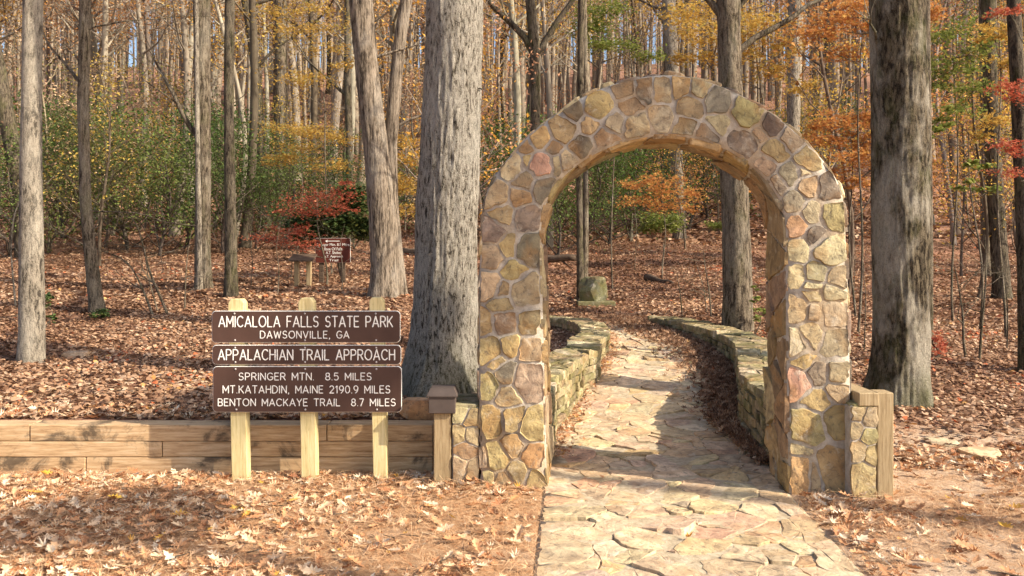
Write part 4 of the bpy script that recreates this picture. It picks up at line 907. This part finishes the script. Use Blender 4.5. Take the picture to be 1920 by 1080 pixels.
# evergreen thicket shrubs
NL = ['behind the leaning dark trunk','just right of the leftmost trunk','behind the thin pale brown trunk','two steps right of the pale brown trunk','left of the curved leaning limb','below the curved leaning limb','behind the tall brownish trunk','right of the dark straight trunk','behind the golden spray','behind the red maple','above the trail sign','upslope between the two leftmost trunks','upslope right of the pale brown trunk','upslope of the dark straight trunk','beside the crooked dark trunk','left of the dark slim trunk','between shaggy trunks and oak','hidden against the grey oak']
for i, (px_, Y_, s_) in enumerate([(20,24,.9),(95,26,1.1),(165,25,1.2),(240,27,1.25),(300,25,1.15),(350,28,1.2),(420,26,1.0),(480,27,.9),(540,30,.95),(610,29,.9),(665,27,.75),(120,31,1.3),(210,32,1.3),(400,33,1.2),(500,36,1.2),(620,36,1.1),(730,33,.9),(760,38,1.0)]):
    x = (px_-960)/F*Y_; place('thicket', x, Y_, R, R.choice(LC['ever']), (.12,.10,.08), 'evergreen thicket shrub '+NL[i], 'evergreen thicket shrubs on the left', name='evergreen_shrub', cat='shrub', sc=s_*.86)
NL = ['just inside the arch\'s left leg','behind the pair of slim stems','right of the slim stem pair','left of the orange maple','behind the orange maple','behind the bright green bush','right of the bright green bush','left of the broad grey trunk','left of the arch\'s outer left leg','near the forked dark tree','right of the broad grey trunk','right of the arch\'s right leg']
for i, (px_, Y_, s_) in enumerate([(1045,27,1.0),(1090,29,1.1),(1140,31,1.0),(1180,33,1.1),(1230,36,1.1),(1290,37,1.0),(1330,39,1.1),(1400,41,1.2),(930,31,1.0),(980,33,1.0),(1440,44,1.2),(1560,46,1.0)]):
    x = (px_-960)/F*Y_; place('thicket', x, Y_, R, R.choice(LC['ever'][:4]), (.12,.10,.08), 'evergreen thicket shrub '+NL[i], 'evergreen thicket shrubs behind the arch', name='evergreen_shrub', cat='shrub', sc=s_*1.02)
# far forest beyond: counted individually nowhere, one mass
def far_forest():
    rr = random.Random(77); g = np.random.default_rng(77); mb = MB(); tips = []
    for i in range(1450):
        y = rr.uniform(60, 190); x = rr.uniform(-1,1)*(y*.98); z = float(height(x, y)); H = rr.uniform(14,22); r = rr.uniform(.09,.26); lx, ly = rr.gauss(0,.8), rr.gauss(0,.5)
        pth = np.array([(x,y,z-.5),(x+lx*.3,y,z+H*.35),(x+lx*.2+rr.gauss(0,.3),y+ly*.4,z+H*.7),(x+lx,y+ly,z+H)]); mb.tube(pth, [r*1.2,r,r*.6,.03], 5, False)
        for k in range(7):
            t = rr.uniform(.45,.95); a = rr.uniform(0,6.28); s = np.array((x+lx*t, y, z+H*t)); L = rr.uniform(1.5,3.8); e = s+np.array((math.cos(a)*L, math.sin(a)*L, L*rr.uniform(.5,1.1))); mb.tube(np.array([s,(s+e)/2+np.array((0,0,-.15)),e]), [r*.3,r*.2,.015], 3, False); tips += [e, (s+e)/2, e+np.array((0,0,.8))]
    o = obj('far_forest', mb.mesh('far_forest'), M['bark_far'], color=(.32,.27,.21)); tag(o, 'mass of distant bare trunks filling the upper hillside', 'forest', None, 'stuff')
    p = leafcloud(tips, 85000, 1.0, g, .8); m = leaves('foliage', p, g.uniform(.22,.50,len(p)), 'diamond', g, .9); f = obj('foliage', m, M['leaf_rust'], o); f['kind'] = 'stuff'
far_forest()

# hero trees traced where they stand
def hero(name, label, pts_, Yd, mat, rs, sides=28, H=15, base_py=None, barkamp=.06, K=26, nl=10, leafn=900, lc='leaf_rust', limbs=(), flare=1.0, Lm=4.0, step=.06, cat='tree', vk=3.4, crown_lo=.45):
    """pts_: (px,py,width_px) from base to top, all at depth Yd"""
    P3 = [P(px, py, Yd) for px, py, _ in pts_]; W3 = [w/F*Yd/2 for *_, w in pts_]
    rr = random.Random(rs); g = np.random.default_rng(rs); top = P3[-1]; d = P3[-1]-P3[-2]; d = d/max(d[2], .2)
    gz = float(height(P3[0][0], P3[0][1])); P3[0][2] = gz; base = P3[0].copy()
    zs = np.array([p[2] for p in P3]); 
    pz = [gz-.25]+list(zs); px3 = [P3[0][0]]+[p[0] for p in P3]; py3 = [P3[0][1]]+[p[1] for p in P3]; wr = [W3[0]*1.05]+W3
    zz = np.arange(pz[0], pz[-1]+1e-6, step); 
    from_ = np.c_[np.interp(zz, pz, px3), np.interp(zz, pz, py3), zz]; rad = np.interp(zz, pz, wr)
    for _ in range(int(.25/step)): 
        from_[1:-1] = from_[1:-1]*.5+(from_[:-2]+from_[2:])*.25; rad[1:-1] = rad[1:-1]*.5+(rad[:-2]+rad[2:])*.25
    nup = 24; zu = np.linspace(pz[-1], gz+H, nup)[1:]; t = (zu-pz[-1])/(gz+H-pz[-1]); w_ = wob(nup, .5, rr)[1:]
    up = np.c_[from_[-1,0]+d[0]*(zu-pz[-1])*(1-t*.7)*.5+w_[:,0], from_[-1,1]+w_[:,1], zu]; ru = rad[-1]*(1-t)**.8+.01
    path_ = np.vstack([from_, up])-base; rd = np.concatenate([rad, ru]); mb = MB(); ph_ = rs*1.7
    def bark(th, z):
        u = (th/(2*np.pi))*K; zz_ = z+base[2]
        f = vn(u, z*vk, rs, K); f2 = vn(u*2, z*vk*2.3+7, rs+1, K*2)
        ridg = (1-np.abs(2*f-1))*.7+f2*.5
        h0 = np.clip((z)/.55, 0, 1); fl = (1-h0)**2*flare*(.10+.16*np.cos(th*5+rs)+.10*np.cos(th*3+2*rs))
        return (ridg-.55)*barkamp*2+fl+.03*np.sin(th*2+z*1.3)
    mb.tube(path_, rd, sides, True, bark)
    tips = []; crown_limbs(mb, up-base, ru, rr, .15, .97, nl, Lm, tips, 1, .5, 6, .008)
    lt = []
    for (px, py, dx, dy, dz, L, r_, dep) in limbs:
        s = P(px, py, Yd)-base; limb(mb, s, (dx, dy, dz), L, r_, rr, dep, lt, 6, .05, 9, .004)
    root = empty(name, tuple(base), label, cat); obj('trunk', mb.mesh('trunk'), M[mat], root)
    if leafn:
        p = leafcloud(tips, leafn, .5, g); obj('crown', leaves('crown', p, g.uniform(.08,.14,len(p)), 'diamond', g, .9), M[lc], root)
    pts.append((base[0], base[1])); return root, lt
hero('oak_tree', 'huge pale grey furrowed oak trunk rising between the park sign and the arch', [(832,738,176),(832,690,150),(833,640,126),(836,560,113),(838,400,111),(845,250,108),(851,100,107),(852,0,107)], 7.35, 'bark_oak', 3, 150, 17, barkamp=.045, K=40, flare=.5, step=.028, limbs=[(862,160,.9,-.5,-.5,.30,.010,1),(812,190,.3,-.9,-.1,.3,.008,1)], Lm=5)
hero('oak_tree', 'thick mossy dark and pale oak trunk standing right of the arch', [(1684,752,118),(1686,700,104),(1690,640,97),(1690,560,96),(1688,420,95),(1687,250,96),(1684,100,97),(1682,0,98)], 8.25, 'bark_mossy', 5, 130, 17, barkamp=.05, K=34, flare=.45, step=.03, limbs=[(1650,90,-.9,-.4,.3,.5,.02,1)], Lm=5, lc='leaf_orange')
hero('poplar_tree', 'leftmost smooth grey trunk rising from the leaves at the left edge', [(60,682,46),(60,620,43),(59,500,41),(58,300,38),(60,120,34),(62,0,34)], 8.95, 'bark_pale', 7, 60, 15, barkamp=.02, K=30, flare=.35, step=.04)
hero('young_tree', 'thin pale brown trunk with low bare twigs right of the leftmost grey trunk', [(182,592,26),(177,540,24),(168,460,21),(160,380,20),(158,280,19),(156,200,21),(158,100,20),(160,0,19)], 12.1, 'bark_brown', 9, 30, 13, barkamp=.05, K=16, limbs=[(165,395,.9,-.4,-.15,1.9,.012,1),(158,160,-.7,.1,.8,1.4,.03,1),(160,60,.8,-.2,.3,1.5,.015,1)])
hero('straight_tree', 'tall brownish grey trunk left of the dark straight trunk behind the sign', [(381,545,30),(380,450,27),(381,300,28),(380,150,28),(378,0,30)], 15.2, 'bark_brown', 11, 30, 17, barkamp=.05, K=20, limbs=[(392,290,-.55,.1,.9,2.6,.06,1)])
hero('slim_tree', 'pale very slim stem close against the tall brownish grey trunk', [(374,520,11),(373,400,10),(370,250,9),(368,0,8)], 14.9, 'bark_pale', 13, 12, 10, barkamp=.02, K=8, nl=6, leafn=200)
hero('straight_tree', 'dark straight trunk rising just behind the first post of the park sign', [(433,562,24),(433,450,21),(430,300,19),(429,150,18),(431,0,17)], 14.0, 'bark_dark', 15, 28, 16, barkamp=.06, K=18, limbs=[(436,195,.6,0,.35,.35,.012,0)])
hero('shaggy_tree', 'shaggy grey brown trunk leaning right at its foot left of the oak', [(722,566,62),(722,500,50),(716,400,48),(705,280,46),(690,150,44),(676,0,42)], 14.2, 'bark_shaggy', 17, 48, 18, barkamp=.05, K=22, flare=.5, lc='leaf_orange', limbs=[(700,110,.7,-.2,.35,1.0,.03,1)])
hero('shaggy_tree', 'narrower forked shaggy trunk leaning against the left side of its wider twin', [(745,562,38),(738,470,32),(733,380,26),(732,270,25),(742,150,24),(752,60,22),(762,0,22)], 14.35, 'bark_shaggy', 19, 30, 18, barkamp=.05, K=16, flare=.4, limbs=[(735,240,.7,.1,.25,1.4,.03,1)])
hero('straight_tree', 'broad grey trunk standing behind the right shoulder of the arch', [(1384,604,58),(1383,540,52),(1380,420,49),(1374,300,48),(1369,160,44),(1367,60,42),(1366,0,44)], 12.6, 'bark_brown', 21, 44, 16, barkamp=.05, K=24, flare=.4, lc='leaf_yellow', limbs=[(1352,30,-.6,-.1,.8,2.0,.06,1),(1385,95,.65,0,.7,2.6,.055,1),(1378,20,.5,-.2,.8,2,.05,1)])
hero('slim_tree', 'left one of the close pair of slim mossy stems through the arch', [(1089,552,15),(1087,450,12),(1086,330,11),(1088,200,12),(1090,0,13)], 18.2, 'bark_dark', 23, 14, 14, barkamp=.04, K=10, nl=7, leafn=300, lc='leaf_lime')
hero('slim_tree', 'right one of the close pair of slim mossy stems through the arch', [(1096,552,13),(1098,450,11),(1098,330,10),(1098,200,9),(1096,0,8)], 18.4, 'bark_brown', 24, 14, 14, barkamp=.04, K=10, nl=7, leafn=300, lc='leaf_lime')
hero('straight_tree', 'pale trunk above the bright green bush seen through the arch', [(1274,428,26),(1271,350,23),(1266,200,22),(1258,100,24),(1254,0,26)], 34, 'bark_pale', 25, 16, 20, barkamp=.04, K=12)
hero('straight_tree', 'half dark half pale trunk rising beyond the arch\'s upper right', [(1488,520,30),(1487,400,26),(1487,250,24),(1490,100,26),(1492,0,27)], 21, 'bark_pale', 27, 20, 18, barkamp=.04, K=14, lc='leaf_yellow')
hero('slim_tree', 'slim stem standing close behind the right side of the mossy oak', [(1742,602,14),(1743,500,12),(1742,380,12),(1741,250,11),(1738,0,11)], 11.8, 'bark_brown', 29, 14, 11, barkamp=.04, K=10, nl=7, leafn=250, lc='leaf_yellow')
hero('straight_tree', 'dark mossy trunk at the right with orange foliage hanging before it', [(1880,540,32),(1872,450,28),(1862,300,26),(1856,150,25),(1854,0,25)], 17.0, 'bark_dark', 31, 24, 17, barkamp=.05, K=16, lc='leaf_orange')
hero('straight_tree', 'narrow reddish brown trunk between the mossy oak and the dark trunk', [(1850,500,18),(1848,400,17),(1846,250,15),(1843,0,14)], 22.0, 'bark_brown', 33, 16, 15, barkamp=.04, K=12)
hero('leaning_tree', 'trunk cut off by the right edge of the picture', [(1926,662,30),(1922,500,26),(1914,300,24),(1906,120,24),(1900,0,24)], 9.6, 'bark_dark', 35, 24, 14, barkamp=.05, K=16, lc='leaf_orange')
hero('leaning_tree', 'dark trunk leaning left behind the leftmost grey trunk', [(48,400,32),(34,330,30),(20,260,28),(6,180,26),(-12,80,22),(-25,0,20)], 24, 'bark_dark', 37, 20, 15, barkamp=.05, K=14)
hero('crooked_tree', 'crooked dark trunk among the yellow leaves behind the sign', [(500,335,22),(490,270,19),(484,180,17),(474,90,16),(460,0,15)], 33, 'bark_dark', 39, 16, 17, barkamp=.06, K=12, limbs=[(478,130,.7,0,.7,3,.08,1)])
hero('straight_tree', 'reddish brown pine trunk beside the crooked dark trunk', [(529,330,26),(528,240,25),(527,120,23),(526,0,22)], 35, 'bark_brown', 41, 18, 20, barkamp=.05, K=14)
hero('forked_tree', 'forked dark tree above the left shoulder of the arch', [(1002,330,20),(1003,250,18),(1004,180,18),(1003,105,20)], 24, 'bark_dark', 43, 18, 15, barkamp=.05, K=12, nl=6, limbs=[(1003,105,-.55,0,.9,5,.11,1),(1004,110,.35,0,.9,5,.10,1)])
hero('straight_tree', 'dark slim trunk left of the shaggy twin trunks', [(657,330,15),(655,250,13),(651,120,12),(652,0,12)], 30, 'bark_dark', 45, 14, 17, barkamp=.05, K=10, limbs=[(652,180,-.6,0,.6,3,.07,1)])

# bushes/sapling sprays traced where they stand
def spray(name, label, base_px, Yd, sprays, mat, n, size, rs, kind='maple', cat='sapling', stem=.022, bark='bark_brown', wobm=.3):
    rr = random.Random(rs); g = np.random.default_rng(rs); b = P(base_px[0], base_px[1], Yd); b[2] = float(height(b[0], b[1])); mb = MB(); pos = []
    top = max((P(px, py, Yd)[2] for px, py, *_ in sprays)); cx = np.mean([P(px, py, Yd)[0] for px, py, *_ in sprays]); Ht = top-b[2]
    m = 12; t = np.linspace(0,1,m); pth = np.c_[(cx-b[0])*t**1.5*.7, 0*t, t*Ht]; pth[:,0] += .05*np.sin(t*7+rs); mb.tube(pth, stem*(1-.75*t), 7, False)
    tot = sum(s[2]*s[3] for s in sprays)
    for px, py, rx, ry in sprays:
        dy = rr.uniform(-.6,.6)*rx/F*Yd; c = P(px, py, Yd)-b+np.array((0, dy, 0)); tz = np.clip((c[2]-.25*abs(c[0]))/Ht, .15, .95); i = int(tz*(m-1)); s = pth[i]
        mid = (s+c)/2+np.array((0,0,-.06)); mb.tube(np.array([s, mid, c]), [stem*.4, stem*.28, stem*.1], 4, False)
        k = max(12, int(n*rx*ry/tot)); R3 = np.array((rx, rx*.8, ry))/F*Yd
        for q in range(max(2, int(rx/14))):
            e = c+np.array((rr.uniform(-.8,.8), rr.uniform(-.8,.8), rr.uniform(-.5,.3)))*R3; mb.tube(np.array([c*.6+s*.4, (c+e)/2+np.array((0,0,.02)), e]), [stem*.2, stem*.14, .003], 3, False)
        nc = max(3, int(k/14)); cc = c+g.uniform(-1,1,(nc,3))*R3*np.array((1,1,.8)); j = g.integers(0, nc, k); pos.append(cc[j]+g.normal(0,1,(k,3))*np.array((.17,.17,.07))*min(1, R3[0]*1.6))
    r = empty(name, tuple(b), label, cat); obj('trunk', mb.mesh('trunk'), M[bark], r); p = np.vstack(pos)
    obj('crown', leaves('crown', p, g.uniform(.6,1.3,len(p))*size, kind, g, .45), M[mat], r); return r
spray('red_maple', 'small scarlet red maple with layered leaves over the trail sign', (610,505), 16.6, [(590,385,55,16),(620,365,50,12),(560,400,35,9),(655,345,22,8),(540,430,32,12),(520,450,40,10),(545,462,30,9),(585,460,14,10),(490,448,25,7),(625,395,18,10),(655,392,14,8),(560,440,26,8)], 'leaf_red', 2300, .070, 51)
spray('evergreen_bush', 'glossy dark green rhododendron bush behind the red maple', (640,470), 19, [(600,405,45,18),(640,420,40,25),(660,375,25,30),(580,440,30,18),(690,430,20,24),(560,420,25,15)], 'leaf_green', 5200, .12, 53, 'oval', 'shrub', .05, 'bark_dark')
spray('yellow_sapling', 'golden yellow sapling spray left of the shaggy twin trunks', (560,420), 24, [(545,245,50,12),(600,250,45,12),(640,262,25,12),(560,275,40,10),(555,295,30,10),(610,310,35,12),(520,300,25,12)], 'leaf_yellow', 2400, .10, 55)
spray('yellow_sapling', 'yellow leaved sapling between the shaggy trunks and the grey oak', (745,470), 18, [(745,270,32,14),(730,330,32,18),(760,350,28,20),(745,395,30,16),(720,250,20,8),(765,300,22,14)], 'leaf_yellow', 2000, .085, 57)
spray('yellow_sapling', 'tall orange yellow sapling with high sprays at the upper left of centre', (620,430), 20, [(560,60,45,14),(605,90,40,12),(620,45,50,12),(540,150,45,12),(590,150,35,10),(510,25,35,12),(640,120,25,14),(590,20,40,14)], 'leaf_yellow', 2200, .09, 59)
spray('orange_maple', 'young maple with orange red leaves seen through the arch', (1245,470), 22, [(1215,350,45,10),(1260,362,40,12),(1200,380,45,10),(1290,370,20,9),(1240,340,35,9),(1250,390,40,10),(1180,348,16,7),(1300,395,14,6)], 'leaf_orange', 2000, .095, 61)
spray('lime_bush', 'low bright green bush seen through the arch', (1238,446), 25, [(1238,412,32,16),(1222,425,22,11),(1258,424,22,11),(1355,424,24,9)], 'leaf_lime', 3000, .10, 63, 'diamond', 'bush', .02)
spray('golden_maple', 'golden orange maple sprays just left of the mossy oak', (1600,600), 14, [(1590,230,48,16),(1550,262,40,14),(1625,262,26,20),(1595,300,34,16),(1560,325,28,14),(1625,225,20,10),(1600,345,22,12),(1540,240,28,10)], 'leaf_orange', 2600, .085, 65)
spray('golden_maple', 'tall golden leaved maple above the arch\'s right shoulder', (1450,560), 17, [(1430,60,45,22),(1320,70,45,22),(1400,95,40,18),(1310,25,50,20),(1450,130,36,18),(1340,110,35,14),(1480,90,30,16),(1410,20,40,14),(1290,110,28,12),(1520,160,32,14)], 'leaf_yellow', 3600, .10, 67)
spray('orange_maple', 'maple with orange foliage across the top left of the mossy oak', (1610,560), 12.5, [(1610,8,50,14),(1560,40,45,14),(1640,60,30,16),(1520,70,40,12),(1690,12,40,12),(1590,100,30,12),(1740,30,24,14)], 'leaf_orange', 2300, .08, 69)
spray('red_maple', 'coral red maple boughs hanging at the right edge of the picture', (1935,640), 9.2, [(1895,165,36,12),(1918,185,30,14),(1900,272,38,9),(1915,290,26,8),(1900,325,34,8),(1895,25,30,10)], 'leaf_red', 1050, .055, 71)
spray('green_sapling', 'yellow green sapling with high leaves right of the mossy oak', (1790,580), 13.5, [(1780,60,42,22),(1800,120,48,20),(1760,150,30,20),(1820,170,36,16),(1790,210,36,14),(1830,90,28,18),(1760,235,20,14)], 'leaf_lime', 2300, .085, 73)
spray('green_sapling', 'broad leaved green sapling low on the right of the mossy oak', (1840,560), 12.8, [(1835,320,24,16),(1815,345,18,14),(1850,360,18,12),(1750,250,16,14),(1770,240,18,8)], 'leaf_lime', 300, .10, 75, 'oval')
spray('yellow_sapling', 'yellow sapling with sprays in the upper right corner', (1880,600), 12, [(1870,60,30,18),(1880,120,24,14),(1860,230,26,10),(1840,255,22,8)], 'leaf_yellow', 800, .08, 77)
spray('pine_sapling', 'soft green pine boughs above the top of the arch', (1150,500), 20, [(1130,25,40,14),(1110,55,36,12),(1150,78,40,10),(1220,105,24,12),(1120,90,28,9)], 'leaf_lime', 2600, .09, 79, 'diamond')
spray('red_sapling', 'small red leaved seedling right of the mossy oak\'s foot', (1755,690), 10.2, [(1755,632,18,14),(1762,655,20,12),(1748,680,18,12)], 'leaf_red', 300, .06, 81)
spray('holly_seedling', 'small dark green seedling at the foot of the thin pale brown trunk', (188,603), 11.6, [(188,588,16,10)], 'leaf_green', 160, .06, 83, 'oval', 'seedling', .01)
spray('holly_seedling', 'green seedling growing just right of the leftmost grey trunk', (90,612), 10.2, [(95,565,11,14),(92,600,8,12)], 'leaf_green', 160, .055, 85, 'oval', 'seedling', .01)
spray('green_seedling', 'light green seedling beside the broad grey trunk behind the curved wall', (1420,600), 12.2, [(1418,550,9,20),(1424,590,12,16)], 'leaf_lime', 200, .06, 87, 'oval', 'seedling', .01)
# fallen twigs
def twigs():
    rr = random.Random(91); mb = MB(); k = 0
    while k < 420:
        y = rr.choice([rr.uniform(3.8, 12), rr.uniform(7, 26)]); x = rr.uniform(-1,1)*(y*.66+.5)
        if (not bool(off_path(x, y, .1)) and y < 15.6) or bool(in_pier(np.array(x), np.array(y))) or (5.8 < y < 6.25 and x < 0): continue
        k += 1; L = rr.uniform(.05,.22)*(1+max(0, y-6)*.16); a = rr.uniform(0,3.14); n_ = 5; t = np.linspace(-.5,.5,n_); px_ = x+np.cos(a)*L*t+np.array([rr.gauss(0,.012) for _ in t]); py_ = y+np.sin(a)*L*t*.9
        mb.tube(np.c_[px_, py_, height(px_, py_)+.03+rr.uniform(0,.02)], np.linspace(1,.35,n_)*rr.uniform(.002,.005)*(1+max(0, y-6)*.06), 4, False)
    tag(obj('fallen_twigs', mb.mesh('fallen_twigs'), M['bark_brown']), 'small dry twigs lying scattered in the leaf litter', 'twigs', None, 'stuff')
twigs()
# thin bare stems
def stem(label, pts_, Yd, r, rs, mat='bark_brown', n_tw=4):
    rr = random.Random(rs); P3 = np.array([P(a, b, Yd) for a, b in pts_]); base = P3[0].copy(); base[2] = float(height(base[0], base[1])); P3[0] = base-np.array((0,0,.05)); q, _ = resample(P3-base, .08); q = smooth(q, 3); mb = MB(); rad = np.linspace(r, r*.3, len(q)); mb.tube(q, rad, 6, False)
    for k in range(n_tw):
        i = rr.randint(len(q)//4, len(q)-2); limb(mb, q[i], (rr.choice((-1,1)), rr.gauss(0,.4), rr.uniform(.1,.8)), rr.uniform(.25,.7), rad[i]*.6, rr, 1, [], 4, .1, 5, .002)
    return tag(obj('bare_sapling', mb.mesh('bare_sapling'), M[mat], None, tuple(base)), label, 'sapling')
stem('bare crooked stem leaning left among leaves between the two left trunks', [(290,598),(275,560),(258,520),(240,490),(215,478),(190,470)], 11.9, .022, 1)
stem('bare leaning forked stem with long pale twigs behind the leaning pair', [(318,596),(300,555),(280,510),(268,460),(258,420),(240,400)], 12.0, .024, 2, n_tw=7)
stem('thin bare stem left of the forked leaning one', [(298,585),(285,545),(275,510),(272,460)], 12.2, .014, 3)
stem('thin upright bare stem left of the tall brownish trunk', [(346,585),(348,520),(352,470),(360,430)], 12.4, .014, 4, 'bark_brown')
stem('short dark stick standing in leaves behind the curved wall', [(1280,592),(1276,555),(1269,512)], 14.3, .014, 5, 'bark_dark', 1)
stem('pale bare stem behind the curved wall, leaning left', [(1334,590),(1330,545),(1322,500),(1318,465)], 14.2, .018, 6)
stem('thinner pale bare stem beside the leaning one behind the curved wall', [(1326,580),(1320,540),(1306,498),(1300,470)], 14.8, .010, 7)
stem('bare forked stem rising from leaves right of the mossy oak', [(1812,680),(1806,640),(1806,590),(1798,540),(1790,500)], 10.4, .022, 8, 'bark_brown', 6)
stem('upright bare stem next to the forked one right of the oak', [(1836,690),(1840,620),(1846,560),(1850,500),(1846,440)], 10.2, .020, 9, 'bark_brown', 5)
stem('bare branching stem low at the far left edge', [(30,520),(20,470),(26,400),(60,330)], 12.5, .018, 10, 'bark_pale', 6)
stem('thin bare stem near the right edge above the leaves', [(1888,640),(1890,580),(1884,520),(1892,460)], 11.2, .012, 11, 'bark_brown', 4)
for i, (a, b, Yd) in enumerate([(520,560,14.5),(545,520,17),(640,560,15),(470,540,15.5),(1500,640,12),(1620,600,11),(1600,520,16),(1190,470,24),(1390,470,22)]):
    o = stem('thin bare twiggy stem standing alone in the brown leaf litter', [(a,b),(a+4,b-50),(a-3,b-100),(a+6,b-140)], Yd, .010, 20+i, 'bark_brown', 5); o['group'] = 'thin bare stems in the leaf litter'

# unseen trees added on the sunny side, thin crowns shaped to shade arch and ground
def shade_tree(pos, cz, cr, crz, n, rs, label, ca=.55):
    rr = random.Random(rs); g = np.random.default_rng(rs); mb = MB(); H = cz+crz; n_ = 16; t = np.linspace(0,1,n_); w = wob(n_, .15, rr); pth = np.c_[w, t*H-.3]; rad = .24*(1-.85*t)+.01; mb.tube(pth, rad, 16, False)
    tips = []; lo = (cz-crz*.6)/H; crown_limbs(mb, pth, rad, rr, lo, .98, 12, cr*.7, tips, 1, .15, 6)
    r = empty('tree', (pos[0], pos[1], 0), label, 'tree'); obj('trunk', mb.mesh('trunk'), M['bark_brown'], r)
    p = g.normal(0,1,(n,3)); p /= np.linalg.norm(p, axis=1, keepdims=True); p *= g.random((n,1))**.4*np.array((cr,ca,crz)); az_ = math.radians(SUN_AZ); qx = p[:,0]*math.cos(az_)+p[:,1]*math.sin(az_); qy = -p[:,0]*math.sin(az_)+p[:,1]*math.cos(az_); p = np.stack([qx, qy, p[:,2]+cz], 1)
    k = vn(p[:,0]*1.3+rs, p[:,2]*1.3+p[:,1], rs) < .70; p = p[k]
    obj('crown', leaves('crown', p, g.uniform(.10,.17,len(p)), 'diamond', g, .9), M['leaf_rust'], r)
def back(p, t): v = np.array(p)+np.array(SUNV)*t; return v
v = back((.95,5.5,2.30), 16); shade_tree(v, v[2], .95, .62, 3600, 301, 'rust leaved tree behind the camera shading the top of the arch')

v = back((-2.5,4.55,0), 15); shade_tree(v, v[2], 1.0, .35, 2600, 303, 'rust leaved tree behind the camera shading the lower left corner of the litter')
v = back((4.6,5.6,0), 13); shade_tree(v, v[2], .9, .3, 1800, 305, 'tree off to the right whose boughs dapple the sandy ground')
# labels that would repeat get their place among their likes, left to right as seen from the camera
bylab = {}
for o in bpy.data.objects:
    if o.parent is None and 'label' in o and o.get('kind') != 'stuff': bylab.setdefault(o['label'], []).append(o)
for lb, os_ in bylab.items():
    if len(os_) < 2 or 'outside the picture' in lb: continue
    os_.sort(key=lambda o: o.location.x/max(o.location.y, .1)); k = len(os_)
    nm = {2:['left-hand','right-hand'],3:['leftmost','middle','rightmost']}.get(k) or ['leftmost']+['%s from left:' % w for w in ('second','third','fourth','fifth','sixth','seventh','eighth')[:k-2]]+['rightmost']
    for o, w in zip(os_, nm): o['label'] = w+' '+lb
